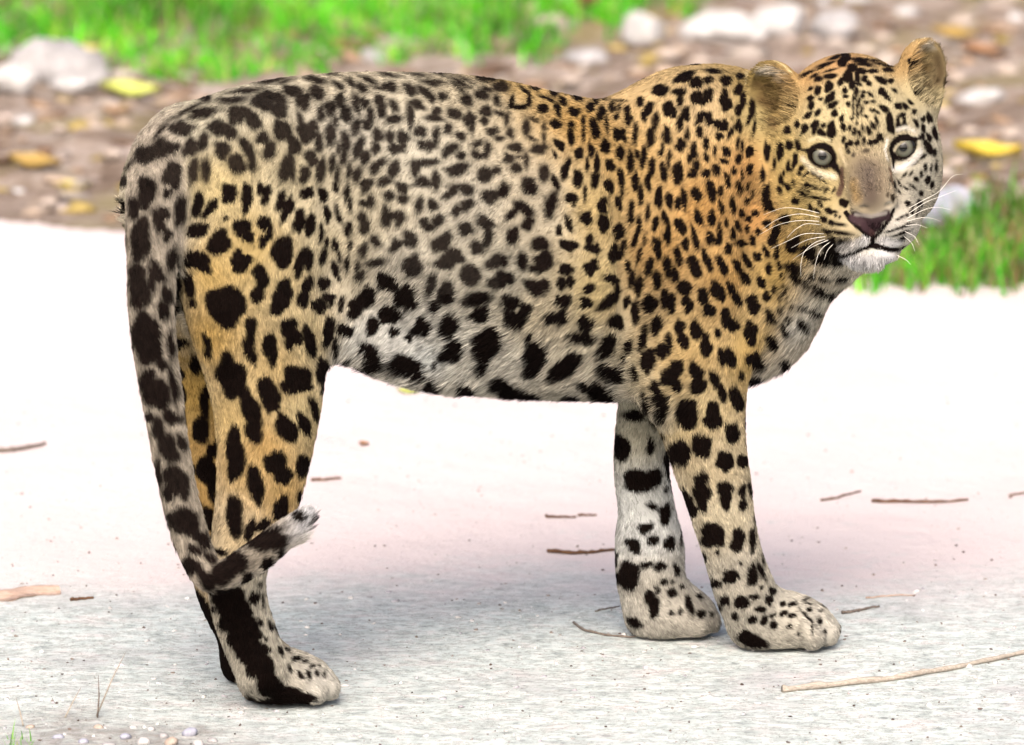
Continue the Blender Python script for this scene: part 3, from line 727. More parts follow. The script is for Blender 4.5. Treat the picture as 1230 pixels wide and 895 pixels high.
print('leopard verts', len(V), 'faces', len(F))
# ------------------------------------------------------------------ coat markings
# every spot of the visible coat: origin of a patch of coat, its scale, darkness, then "x y a b angle" per spot
MARKS = [
 (140, 80, 6.15, .80, '''480 460 80 45 0;630 345 90 35 170;760 455 75 50 10;845 500 40 40 60;880 360 60 55 20;1010 400 60 50 60;940 340 60 40 10;1090 250 80 60 170;1200 310 50 60 0;1150 220 90 30 0;320 610 60 60 0;210 660 70 55 130;400 600 60 40 0;
 545 600 45 70 20;640 560 35 60 20;780 620 55 55 0;885 720 55 70 -30;970 620 95 35 65;1000 720 60 28 80;1080 530 45 40 0;1130 620 60 42 100;1210 470 50 65 0;410 800 80 62 100;570 770 92 36 95;660 770 80 34 90;
 850 250 105 22 175;960 180 115 18 175;530 320 110 16 150;320 480 75 16 130;650 230 48 30 0;1150 100 110 20 170;160 640 40 14 115;90 740 60 14 130;50 850 30 40 0'''),
 (140, 220, 6.15, .82, '''225 60 80 68 90;205 160 40 40 0;130 190 72 40 100;310 290 95 38 75;345 230 50 40 60;470 210 98 42 95;375 80 34 30 90;435 20 32 30 90;180 420 140 66 96;375 390 46 30 90;60 420 95 18 90;405 570 80 32 100;260 720 80 30 80;300 660 80 40 60;
 155 680 75 58 90;175 800 100 66 70;370 830 65 34 80'''),
 (140, 220, 6.15, 1.0, '''600 160 90 42 95;690 190 92 32 130;805 260 22 20 90;600 350 88 48 160;755 440 105 68 122;600 580 112 62 22;535 750 105 38 80;925 330 66 58 0;970 400 38 48 90;915 580 78 72 120;1085 300 52 48 90;1130 350 26 70 0;1085 430 56 34 115;
 1065 690 80 58 60;1040 830 58 54 0;830 80 82 50 100;960 110 105 42 95;1060 40 50 26 90;1105 90 80 32 105;450 790 40 70 0'''),
 (240, 220, 6.15, .97, '''597 135 82 32 100;645 195 100 36 108;735 280 88 42 100;815 310 92 36 96;610 510 122 68 98;740 590 110 38 108;805 570 82 32 100;615 810 90 66 105;770 820 92 44 110;812 740 58 24 95;790 75 52 42 160;910 90 60 30 90;940 230 62 30 80;895 370 72 18 95;910 540 78 24 108;935 440 42 18 90;
 1000 460 54 24 80;1005 650 74 28 75;1030 550 74 14 85;915 745 48 48 0;950 850 38 48 90;1020 230 74 22 75;1095 340 56 28 90;1110 460 30 18 90;1090 80 70 18 95;1110 160 56 16 90;1000 30 42 24 80;1085 600 60 18 95'''),
 (140, 360, 6.15, .84, '''225 290 170 92 80;345 80 62 42 80;150 30 48 40 90;400 340 92 26 88;335 480 50 34 80;290 690 125 80 62;240 570 52 44 90;420 640 112 30 78;390 870 62 38 60;240 870 32 40 90;80 150 90 10 82'''),
 (140, 360, 6.15, 1.0, '''450 40 40 56 90;470 330 40 60 60;590 480 76 42 70;670 310 52 30 60;680 400 40 26 80;650 780 110 36 85;560 30 30 36 0'''),  # the long upright streak on the far hind leg is painted shade
 (230, 360, 6.15, 1.0, '''255 50 160 118 62;440 205 86 36 85;425 350 84 46 75;460 440 60 22 85;580 345 88 52 80;600 440 56 32 85;715 200 70 52 140;745 290 90 44 108;870 310 112 44 78;800 310 38 22 100;645 50 70 58 120;820 20 46 34 90;940 50 56 58 90;1010 240 115 42 103;1030 20 40 24 100;1100 60 50 16 90;
 1140 240 52 46 120;1195 100 46 40 0;295 570 150 96 78;770 590 106 92 0;720 640 40 60 90;830 640 48 60 90;960 530 100 40 93;570 690 120 66 62;590 780 60 50 90;435 800 140 62 75;905 810 95 30 75;1050 340 62 24 100;1040 500 52 14 110;970 660 40 18 95'''),
 (170, 500, 6.15, 1.0, '''830 90 110 62 70;1075 100 100 66 58;1200 60 82 46 65;690 290 175 70 95;840 510 140 55 78;820 420 50 44 90;985 340 86 70 20;1040 430 70 66 20;1190 370 80 52 90;1030 690 92 58 85;1180 600 42 40 110;690 740 130 55 85;440 100 88 66 90;480 400 100 72 80;490 760 88 54 85;520 520 120 30 90;510 280 80 28 95;1040 60 80 50 70'''),
 (170, 500, 6.15, .82, '''125 100 92 40 85;200 240 96 62 65;260 480 110 74 75;210 570 50 50 90;320 600 34 26 90;320 790 110 84 50;295 200 62 32 80;130 430 92 26 85;240 20 60 30 0'''),
 (220, 580, 6.15, 1.0, '''375 270 130 58 84;490 350 82 38 112;590 315 58 40 145;270 515 56 25 15;475 705 50 36 150;620 595 56 38 112;570 755 20 18 90;525 855 42 42 90;720 520 50 22 115;730 0 40 20 0;870 110 44 36 120'''),
 (220, 580, 6.15, .86, '''30 290 90 70 50;150 430 70 40 60;90 500 60 30 30;60 620 60 60 60;200 560 60 30 40;330 650 120 70 150;400 580 70 60 150;620 430 120 55 163;690 440 70 50 160;550 420 50 40 150;180 720 70 50 60;860 245 42 38 30;960 290 40 22 120;970 150 54 20 150;640 370 100 26 160'''),
 (220, 715, 6.15, 1.0, '''345 40 125 100 0;385 160 120 110 60;440 280 120 112 60;490 400 115 100 60;560 520 115 90 55;640 660 112 80 45;770 750 112 66 10;890 770 80 46 170;530 300 50 50 0;580 400 40 50 0;640 800 100 34 5;500 215 40 40 0;570 205 32 22 70;645 230 40 18 75;590 50 52 12 85;695 265 46 12 70;610 325 20 14 0;630 405 20 20 0;720 415 38 18 80;770 395 34 18 60;640 485 20 20 0;
 790 550 30 14 70;865 590 34 20 60;930 590 38 18 75;990 575 26 16 60;1045 585 26 14 80;955 525 26 14 150;905 490 28 14 165;840 470 40 20 165;1010 520 14 12 0;225 105 24 18 80;500 765 36 20 25;150 110 150 46 66;250 340 150 48 66;330 550 120 44 62'''),
 (330, 80, 6.15, .80, '''60 480 62 56 60;140 580 46 70 -20;190 400 24 60 -15;230 490 70 56 60;280 440 40 40 0;325 560 34 64 -10;30 320 66 46 20;30 240 60 30 20;130 180 66 40 20;210 260 50 56 0;310 190 46 56 -20;300 100 76 24 15;470 140 52 20 35;70 110 70 14 165;120 55 80 10 172;390 50 80 14 10;
 340 350 30 50 0;410 310 40 50 0;480 250 36 46 0;525 350 40 60 -20;410 500 36 80 0;450 410 18 46 0;600 270 26 74 -12;600 450 28 66 20;660 270 30 40 -30;705 370 26 66 0;680 430 40 34 0;640 160 46 26 40;560 120 40 22 40;690 100 70 20 25;780 160 62 14 8;850 150 50 34 20;770 250 34 40 0;790 320 34 56 0;880 290 26 50 -15;880 390 56 28 170;840 60 90 16 10;
 1000 170 50 34 50;1110 190 70 26 35;1160 240 30 26 60;1000 360 30 76 0;1050 280 50 34 20;1180 380 60 26 10;1200 330 30 30 0;1150 120 64 20 15;1060 60 90 14 5;1210 50 40 16 10;1075 480 40 36 0;1195 500 22 46 0;1085 580 30 30 0;1150 585 42 34 0;850 520 30 46 10;945 530 38 50 -20;880 610 36 40 0;940 600 30 36 0;760 510 34 50 0;745 600 30 46 0;620 600 30 90 18;665 670 36 46 0;520 560 32 80 0;510 670 28 56 10;470 610 16 46 0;
 90 740 46 90 15;60 780 30 60 20;130 790 22 56 0;270 680 42 56 -20;340 770 34 84 12;220 800 36 60 15;425 720 24 60 0;465 800 22 66 0;550 770 20 60 0;610 800 28 60 12;760 730 76 26 140;735 770 30 30 0;880 760 36 66 15;810 850 50 30 150;1040 750 34 60 0;1110 710 100 24 175;1090 850 50 34 0;1190 840 30 66 0;680 870 40 40 0'''),
 (520, 80, 6.15, .80, '''40 50 66 16 20;160 30 66 16 8;400 80 60 40 10;40 115 50 14 10;200 120 66 20 30;70 220 36 26 30;250 250 46 34 50;190 160 70 14 40;230 90 70 10 25;360 210 46 34 20;470 250 22 40 -10;400 170 40 20 10;500 150 56 36 0;160 350 46 38 0;270 390 40 50 40;285 450 20 50 0;110 460 30 36 0;205 515 36 30 0;390 330 36 40 0;380 400 26 30 0;500 350 60 16 20;545 390 20 40 0;440 480 36 30 0;490 530 36 20 0;570 490 26 34 0;
 130 610 52 34 150;90 650 22 30 0;205 660 32 30 0;180 760 76 40 170;330 570 40 22 150;405 600 24 44 0;330 660 40 26 10;390 650 24 30 0;300 640 18 30 0;20 700 22 24 0;20 350 26 40 0;20 520 22 60 0;20 830 26 46 0;610 600 46 34 10;560 680 36 34 0;690 690 20 56 0;615 750 36 36 0;640 670 60 12 0;380 800 50 50 20;465 770 36 28 0;700 870 46 44 0;690 450 26 60 0;740 390 34 14 20;730 530 34 16 30;820 450 16 24 0;820 520 14 34 0;780 610 60 30 0;820 590 20 26 0;820 790 34 62 0;
 200 885 80 16 0'''),
 (520, 80, 6.15, .97, '''570 75 70 14 20;750 140 50 32 30;890 190 34 40 -20;960 255 38 26 40;620 300 66 20 5;580 260 22 46 20;710 240 18 60 0;680 180 70 14 40;690 290 40 18 150;810 310 40 36 0;850 240 70 14 25;920 320 24 56 -10;905 425 40 34 20;1040 335 40 36 0;1110 400 18 36 0;1110 500 14 66 0;1160 300 34 36 0;1195 470 28 66 -8;1020 430 22 30 0;1020 520 30 56 0;935 580 52 30 50;980 760 30 80 10;1080 640 32 46 0;1140 720 16 52 0;1168 620 26 50 0;1210 720 22 70 0;1070 830 34 66 0;1200 840 26 60 0;900 850 26 46 -15;
 1070 235 40 22 20;1200 260 24 24 0;620 90 40 12 15;830 130 40 14 15;1225 370 20 40 0;1000 200 40 10 10;900 650 16 30 -15;700 100 30 14 15'''),
 (710, 80, 6.15, 1.0, '''25 460 34 74 -12;75 340 30 50 12;115 430 14 74 -4;155 300 26 40 0;185 370 26 24 0;210 300 14 40 8;270 360 34 66 -8;360 260 30 40 18;420 320 62 34 118;390 370 24 40 0;510 175 66 38 160;690 80 84 34 160;650 190 64 24 0;660 240 26 60 12;580 320 52 56 -20;475 400 26 66 4;440 520 34 74 6;560 510 36 62 0;520 620 20 50 8;575 680 20 66 6;700 350 30 56 -8;660 410 26 70 14;710 500 18 50 0;660 580 34 52 0;
 780 120 50 40 140;865 100 38 30 0;780 230 50 46 0;865 215 40 52 20;820 260 40 26 10;905 35 70 18 8;995 105 42 38 140;1090 170 28 50 25;980 230 34 56 10;1005 285 38 44 0;1120 250 22 70 4;1090 320 28 46 12;1190 310 24 70 6;1100 70 34 22 0;810 380 60 30 130;870 390 26 56 4;800 485 28 42 0;935 430 36 40 -15;985 440 30 40 20;945 515 30 28 0;1030 490 18 50 22;1090 440 26 50 8;1170 380 18 50 18;1205 450 14 60 10;
 205 500 46 46 0;245 530 18 40 -15;105 590 36 52 0;325 490 22 84 4;215 640 32 50 -15;290 700 24 92 -5;340 650 20 36 0;385 670 22 92 4;140 730 34 46 0;45 710 20 70 -6;450 740 24 66 -8;535 780 28 74 -4;640 790 40 84 2;760 620 30 56 0;730 680 22 36 12;775 740 26 50 10;750 790 36 36 0;850 570 24 50 0;850 670 20 40 -25;915 625 16 36 0;1000 630 36 32 30;985 700 34 20 30;925 765 28 50 -4;850 790 36 32 -20;1085 570 14 50 8;1115 590 14 50 0;1170 630 32 40 0;1090 680 24 40 25;1170 760 28 40 0;1055 770 18 36 0;1115 800 12 46 0;1005 830 22 50 -10;
 220 820 26 70 -8;330 840 24 66 0;420 830 22 66 12;130 870 36 36 0;30 830 28 60 0;880 870 30 26 0;1085 875 20 30 0;90 240 70 8 5;210 250 60 8 5'''),
 (410, 220, 6.15, .80, '''40 60 20 60 8;65 165 14 46 0;50 340 24 50 0;180 40 46 24 130;215 140 30 44 0;160 150 24 26 0;155 260 30 46 -20;170 330 36 46 20;160 500 32 44 10;250 430 30 42 -20;250 590 64 26 170;130 690 32 40 20;115 620 22 36 0;60 460 14 30 0;40 600 14 50 8;350 95 40 30 150;450 40 42 40 0;455 120 40 30 0;330 250 36 70 0;430 265 34 50 20;390 240 50 30 0;575 165 26 62 10;675 160 38 34 40;610 290 30 30 0;710 280 36 46 20;640 325 44 30 0;500 390 50 28 30;400 465 46 34 150;530 440 30 36 0;480 440 40 24 0;
 810 70 62 32 140;930 50 46 36 30;870 30 60 22 0;850 205 46 28 120;930 160 50 36 150;1100 100 60 46 20;1200 40 40 34 130;920 340 46 46 30;1060 290 60 40 30;1080 400 34 74 4;1000 480 46 42 0;700 460 36 50 0;770 410 46 40 150;760 470 40 30 120;800 560 60 60 0;750 600 56 36 0;850 540 50 50 -30;520 620 66 62 30;540 570 26 50 0;660 750 34 70 15;780 800 44 70 0;740 830 40 50 0;
 950 680 62 74 20;1140 580 66 46 160;1160 720 74 50 150;1050 840 50 30 0;960 860 70 40 160;585 10 50 16 0;670 10 40 20 0;300 10 40 16 0'''),
 (410, 220, 6.15, .95, '''320 730 64 62 30;390 770 40 30 30;470 830 74 70 10;160 850 90 50 140;190 790 36 30 20;1220 870 40 40 0'''),
 (600, 220, 6.15, .84, '''200 200 60 34 50;140 170 40 30 20;90 230 60 26 140;210 300 50 40 120;95 390 44 52 20;300 450 62 46 10;330 570 64 60 30;270 630 50 26 0;320 640 46 22 150;170 580 34 60 0;30 580 26 40 0;40 710 60 46 130;230 40 44 46 20;380 160 36 90 10;430 30 18 40 0;350 180 18 60 0;260 770 80 40 30;330 750 40 40 0;270 810 34 30 0;80 880 66 40 0;30 60 40 40 0'''),
 (600, 220, 6.15, .96, '''530 110 46 36 150;545 150 18 24 0;640 260 42 50 20;510 300 28 60 -15;440 350 26 40 0;510 460 60 46 10;490 640 52 44 10;455 740 34 46 0;520 730 30 50 10;665 410 26 36 0;680 480 60 30 20;720 490 20 46 0;670 630 50 46 0;700 580 26 24 0;660 780 44 36 150;470 870 64 36 170;640 870 50 24 20;760 170 36 60 -12;770 300 36 74 4;745 290 24 40 0;880 150 28 50 -12;905 60 14 66 4;810 30 32 46 -15;880 360 40 64 0;970 220 24 92 2;1040 90 22 80 0;1000 30 20 40 0;1030 310 22 66 4;1000 420 24 62 18;1095 220 16 72 4;1070 420 14 46 8;1175 110 30 72 8;1150 300 26 50 8;1215 250 18 40 0;
 840 520 34 66 4;910 480 24 72 14;860 540 46 36 0;950 620 26 46 0;1030 540 18 66 14;830 715 56 36 20;865 780 22 70 0;820 840 70 26 150;975 710 26 66 12;1025 760 34 70 8;1105 620 34 66 12;1155 720 30 60 0;1160 480 30 72 -14;1105 860 40 36 0;1215 860 20 50 0;700 10 30 26 0;580 10 30 20 0;1100 20 20 40 0;630 80 16 60 0;1220 390 14 30 0;1220 590 14 50 0;940 870 26 26 0'''),
 (790, 220, 6.15, 1.0, '''85 130 26 68 -10;150 150 24 46 0;195 120 26 74 -4;285 85 36 56 -22;395 65 34 74 -8;465 60 22 40 0;520 15 20 28 -10;600 40 20 50 -6;660 20 18 24 0;695 80 16 30 0;660 135 22 32 0;555 170 22 62 -8;470 180 20 56 -16;620 225 24 32 -8;720 225 28 24 30;670 265 26 26 0;55 260 24 56 -22;75 380 26 72 0;170 320 36 66 -20;205 450 32 42 0;275 410 26 84 -16;300 255 28 66 -20;400 260 32 56 0;385 405 30 50 -15;455 380 22 76 4;420 430 40 24 20;505 295 14 36 0;590 315 22 44 -30;555 380 24 40 -12;660 340 18 30 0;610 445 46 26 15;700 425 24 40 -12;740 360 22 26 0;
 520 485 26 42 0;150 545 28 72 -20;70 620 30 82 -4;125 680 28 66 0;270 620 44 84 -28;365 575 30 80 -20;475 610 32 80 -24;585 615 28 56 -20;640 700 28 66 -26;660 580 24 66 -32;735 545 28 38 -25;800 510 22 48 -20;820 635 26 44 0;765 735 30 46 -20;860 785 16 40 0;805 835 30 34 0;195 775 46 62 10;50 850 34 60 0;100 860 28 50 0;335 840 40 60 -15;440 795 42 84 -32;545 790 30 60 -22;590 860 26 50 -15;690 865 38 40 0;
 800 100 30 100 4;820 180 44 30 20;880 340 26 56 4;855 410 32 56 0;880 510 18 60 0;805 300 26 34 0;940 270 40 40 0;900 610 14 40 -10;910 690 16 30 0;10 100 24 80 0;5 490 24 70 0;5 720 20 60 0;935 810 14 60 -15;985 460 36 56 20;1000 630 66 44 20;1190 545 80 28 5;1060 720 60 30 40;1180 770 50 32 30;895 850 12 36 0;1020 690 40 40 0'''),
 (400, 355, 6.15, 1.0, '''530 40 80 66 10;210 50 100 56 150;160 130 62 34 150;70 260 42 50 20;400 150 66 66 40;650 230 66 70 0;740 80 34 50 0;850 220 62 92 20;1070 30 100 40 170;1080 140 74 56 150;1130 350 96 110 20;1090 500 46 66 10;870 410 90 70 150;530 520 135 66 12;270 440 110 56 40;720 660 70 46 20;1000 690 100 40 18;290 230 50 60 40;450 270 40 40 0;560 310 30 40 0;1190 630 40 34 0;1130 730 60 24 20;745 520 20 36 0;830 20 50 40 0;10 400 20 60 0;60 60 20 50 10;470 130 60 30 40'''),
 (590, 355, 6.15, 1.0, '''140 60 62 50 20;170 180 86 62 10;250 100 46 40 0;520 50 56 40 30;470 170 86 42 5;410 170 40 30 0;510 160 36 60 10;700 60 46 40 0;690 210 62 52 40;660 310 92 42 10;700 290 30 60 0;860 60 90 34 150;920 200 56 56 0;1000 50 22 50 20;1065 130 36 86 0;1170 65 52 64 0;850 370 60 76 20;810 420 46 40 0;870 560 116 44 25;1010 380 30 54 20;965 465 24 30 0;1115 320 30 88 16;1215 230 34 66 10;1155 490 50 84 4;1050 570 26 66 -16;320 430 70 100 10;270 320 30 46 0;300 520 60 60 0;540 510 140 56 148;590 460 50 60 0;780 680 130 46 22;110 650 120 50 30;290 710 110 34 20;600 730 70 30 20;20 340 40 90 10;20 300 30 30 0;1150 800 14 90 -18;1205 690 30 60 -8;1060 870 70 22 5;800 630 60 24 25'''),
 (770, 355, 6.15, 1.0, '''60 60 50 60 0;170 40 28 66 0;220 70 32 66 0;345 65 44 56 -10;455 20 36 46 -10;500 110 44 52 -10;600 10 26 36 0;705 30 28 56 -20;830 75 42 72 -22;930 10 32 32 0;110 225 40 74 12;285 240 40 60 0;315 340 42 56 -10;405 260 46 70 -14;475 320 30 46 0;480 390 44 66 4;160 410 56 54 20;205 330 26 56 -6;620 150 40 52 0;660 215 46 66 -28;565 280 24 40 -10;810 280 52 80 -5;955 160 34 60 -14;960 345 42 62 -28;600 455 36 60 -8;660 465 40 76 -14;835 480 58 58 20;740 600 22 38 0;840 615 50 50 0;50 480 56 76 10;20 310 26 80 0;
 260 540 52 62 10;200 610 56 62 -30;250 650 44 66 -20;395 550 40 60 -30;430 590 30 50 -10;420 670 62 60 0;545 630 36 66 -24;600 720 32 66 -6;690 740 40 60 -10;720 800 40 60 -20;140 800 50 105 -14;95 690 34 50 0;340 840 74 70 0;530 850 52 60 0;40 800 22 100 -18;1020 120 20 34 0;1080 165 18 40 -10;1180 210 30 60 -32;1050 245 24 46 -24;1050 490 40 36 30;1110 70 18 18 0;1175 65 24 24 0'''),
 (725, 470, 6.15, 1.0, '''610 180 80 92 0;620 100 40 40 0;810 200 52 88 5;760 225 34 30 0;230 185 88 34 10;130 420 60 96 -14;345 410 28 66 0;290 665 130 72 4;210 640 60 50 0;380 640 50 66 0;565 460 72 96 0;725 410 70 80 -10;950 315 50 74 -10;895 520 62 74 0;1030 520 40 54 10;725 660 56 50 0;725 770 60 100 -10;895 720 58 50 0;900 800 44 70 0;615 820 50 84 -10;1025 740 28 50 0;1030 840 30 46 0;360 200 30 84 -18;480 580 30 100 -18;420 110 52 90 0;440 330 14 34 0;360 850 40 26 20;450 880 50 26 0;1085 730 16 70 -14;1050 250 18 34 0;1060 400 12 44 -10;460 730 16 26 0;980 60 46 66 -20;880 30 34 40 0;70 190 20 20 0'''),
 (725, 610, 6.15, 1.0, '''455 55 46 66 10;310 150 56 40 0;220 280 60 46 30;365 240 46 36 0;490 265 40 56 10;310 425 54 26 165;415 435 50 32 0;180 500 80 96 20;85 390 24 60 8;200 560 46 60 0;445 550 32 22 0;510 550 20 14 0;400 610 22 30 0;505 630 36 32 0;375 740 44 66 0;340 660 40 50 0;635 720 26 80 -20;565 770 20 26 0;500 775 18 24 0;720 785 36 30 0;800 790 14 20 0;540 460 26 44 -20;580 585 20 18 0;710 655 30 16 20;230 850 60 34 30;575 220 12 70 5;640 30 56 50 -30;
 800 200 80 76 30;860 240 40 50 0;760 160 40 40 0;1000 230 44 74 0;970 280 36 50 0;1100 240 28 80 0;735 370 26 44 -10;940 510 62 44 10;825 565 40 34 0;1100 500 36 80 6;1165 470 20 76 -24;1180 390 12 56 -12;895 690 34 38 0;1020 700 54 46 10;1115 660 34 24 0;1160 750 38 22 0;1215 680 22 30 0;1105 830 34 26 0;1190 830 28 36 20;970 805 26 30 20;840 740 36 30 40;1165 590 14 16 0;840 330 20 18 0;1015 415 16 14 0;1120 80 14 50 -8'''),
 (830, 650, 6.15, 1.0, '''600 370 26 36 -20;580 440 30 36 0;680 465 22 24 -15;750 465 40 18 165;515 505 38 20 5;540 590 26 34 15;455 580 34 26 0;605 550 26 20 150;610 620 30 32 0;685 535 40 20 160;745 550 30 22 0;730 630 22 18 0;795 690 12 14 0;875 505 24 18 0;955 590 18 28 0;990 670 12 16 0;520 345 14 16 0;460 740 110 46 15;400 700 50 40 0;860 560 84 12 48;895 640 50 10 80;855 430 34 12 165;870 465 40 8 5;1010 490 66 8 20;960 515 18 8 0'''),
 (870, 280, 6.15, .95, '''690 180 66 36 5;800 110 60 70 10;850 180 50 40 0;740 310 60 18 5;860 310 50 26 170;650 310 30 24 0;705 400 60 34 20;790 440 40 36 0;850 410 40 24 150;590 360 40 26 40;560 540 26 24 0;650 570 60 28 25;740 620 22 50 15;570 670 26 62 -32;465 630 16 36 -10;435 720 24 46 -20;490 540 20 20 0;440 420 16 50 -14;400 240 14 36 0;1060 210 16 26 20;1000 200 20 14 0;520 80 40 60 20;380 150 18 46 0'''),
 # head: crown and left half of the brow
 (900, 40, 6.393, .97, '''620 330 50 24 170;530 350 38 22 0;610 410 34 46 20;525 440 26 40 25;470 425 24 16 150;620 495 30 56 35;640 550 46 24 150;655 615 26 32 10;550 505 18 14 0;470 500 30 24 150;475 555 24 36 10;450 630 40 22 140;525 610 34 20 130;365 700 22 30 20;425 735 26 46 30;505 700 26 44 35;500 750 20 34 10;570 710 24 22 150;630 750 36 76 4;555 770 26 50 -30;290 745 28 34 10;305 855 26 36 -8;370 850 18 36 0;240 870 24 36 0;705 370 24 40 20;735 440 24 24 0;740 485 24 16 0;760 545 18 24 0;710 660 18 40 0;720 720 22 34 -10;770 730 16 26 20;805 760 18 28 10;725 815 16 26 0;750 855 18 24 10;785 845 14 18 0;830 840 18 26 0;850 770 12 30 0;870 730 12 30 -10;880 820 16 26 -10;
 720 215 40 44 20;760 330 40 46 0;790 390 24 50 0;830 330 24 60 0;820 450 16 50 0;860 290 50 24 10;790 260 40 30 0;440 310 60 16 155;500 325 40 14 150;580 240 80 14 160;660 185 56 16 160;620 230 50 12 155;560 260 60 10 155;620 285 60 10 165;400 260 50 10 150;800 500 12 40 0;840 540 12 44 0;800 590 10 40 0;830 620 12 40 0;860 600 10 40 0;790 650 20 14 0;825 690 12 20 0;870 480 20 22 0;740 180 50 30 10;850 210 60 24 5'''),
 (1020, 40, 6.393, .97, '''180 290 44 20 0;250 360 56 26 20;320 365 24 22 0;255 450 36 30 50;290 490 44 18 35;300 280 44 20 10;120 350 30 26 40;150 385 26 20 40;65 320 18 34 0;160 470 34 14 35;185 525 22 12 0;270 580 42 26 20;180 590 26 16 10;215 605 28 12 20;130 640 22 14 30;210 670 14 46 -15;185 710 20 34 -25;150 750 22 36 -25;105 730 12 30 -10;80 770 14 32 0;40 755 20 36 12;5 730 14 24 0;235 795 24 36 -25;205 830 22 26 -20;165 840 26 24 0;115 830 14 32 0;60 845 22 24 0;15 845 18 22 0;315 690 34 76 -10;375 690 20 62 4;425 680 20 62 -8;380 560 34 26 30;430 560 40 18 40;410 630 24 24 0;515 690 36 18 50;570 660 20 24 -10;615 650 24 44 -10;570 730 18 40 -10;660 770 20 62 -12;610 800 18 36 -20;590 850 20 40 -20;500 600 20 20 0;470 530 26 16 40;350 440 30 12 40;
 60 60 0 0 0;120 240 90 14 5;260 240 80 14 10;100 200 70 14 5;20 270 40 30 0;20 400 20 30 0;60 440 20 20 0;110 450 20 14 0;50 500 12 36 0;80 520 10 44 0;60 570 10 40 0;100 590 10 40 0;30 560 10 36 0;130 530 24 14 20;70 390 30 16 20;200 210 60 12 5;740 380 18 44 0;310 640 22 20 0;550 800 20 16 30;400 720 14 30 0'''),
 (900, 160, 4.97, .95, '''185 115 22 48 8;240 75 22 30 0;290 75 18 28 0;272 165 18 46 10;232 200 14 36 0;205 240 10 20 0;190 280 14 40 -10;180 340 16 26 -15;228 320 18 26 -30;262 295 10 18 0;275 405 26 22 30;320 360 34 14 35;345 310 24 16 0;310 210 24 14 130;340 245 30 10 140;390 240 30 10 10;420 260 30 8 20;380 320 30 10 30;430 330 20 8 140;460 340 20 10 130;395 385 46 10 10;450 395 30 9 5;365 445 16 26 -15;405 465 22 14 30;475 465 24 20 0;445 515 24 18 30;490 535 22 16 0;540 545 34 12 8;560 415 26 24 30;520 590 90 10 6;460 590 30 12 30;560 640 46 9 5;500 650 40 12 5;610 645 10 6 0;640 640 8 6 0;660 640 6 6 0;580 680 30 8 5;515 490 10 10 0;540 500 8 8 0;425 430 20 12 30;100 350 26 30 0;105 110 20 60 0;80 250 16 50 0;110 420 30 30 0;160 580 26 46 0;135 640 30 30 10;600 470 0 0 0;350 700 50 40 0;540 690 60 40 10;430 740 80 30 0;480 660 60 20 10;150 180 10 40 0;430 280 40 6 30;340 340 30 8 20;300 240 14 14 0;250 220 8 14 0;420 410 14 10 0;505 340 20 8 120'''),
 (1000, 160, 4.973, .95, '''65 40 12 22 0;110 60 16 18 0;148 60 16 18 0;187 40 12 22 0;225 60 20 16 0;260 50 18 18 0;85 75 12 22 10;95 110 14 16 0;200 105 20 14 0;125 130 12 14 20;280 20 20 18 0;575 90 20 50 -20;610 115 16 24 0;555 205 12 26 0;590 210 8 24 0;530 245 12 20 0;500 275 20 14 40;570 280 20 24 10;620 200 10 40 0;595 310 14 26 10;530 360 14 20 0;450 420 18 18 20;400 300 26 8 60;430 250 20 10 140;470 240 20 8 120;480 320 30 8 40;440 330 20 8 30;540 140 26 12 150;490 180 26 10 150;360 385 14 24 0;330 370 10 14 0;75 420 24 22 30;390 515 14 8 160;415 500 16 9 150;445 490 14 10 150;475 470 16 16 120;420 560 66 9 162;410 600 60 9 162;410 640 30 16 140;340 620 5 5 0;315 620 5 5 0;345 585 30 7 165;10 470 20 10 0;40 545 36 9 8;60 600 70 8 5;60 650 46 7 5;110 650 8 6 0;135 645 7 5 0;160 640 6 5 0;10 540 20 10 0;390 640 14 8 0;520 420 20 20 0;510 470 10 30 20;450 540 14 8 150;580 30 16 24 0;540 20 14 26 0;480 440 14 10 120;370 310 10 30 -20;355 290 24 8 40;400 350 20 6 50'''),
]
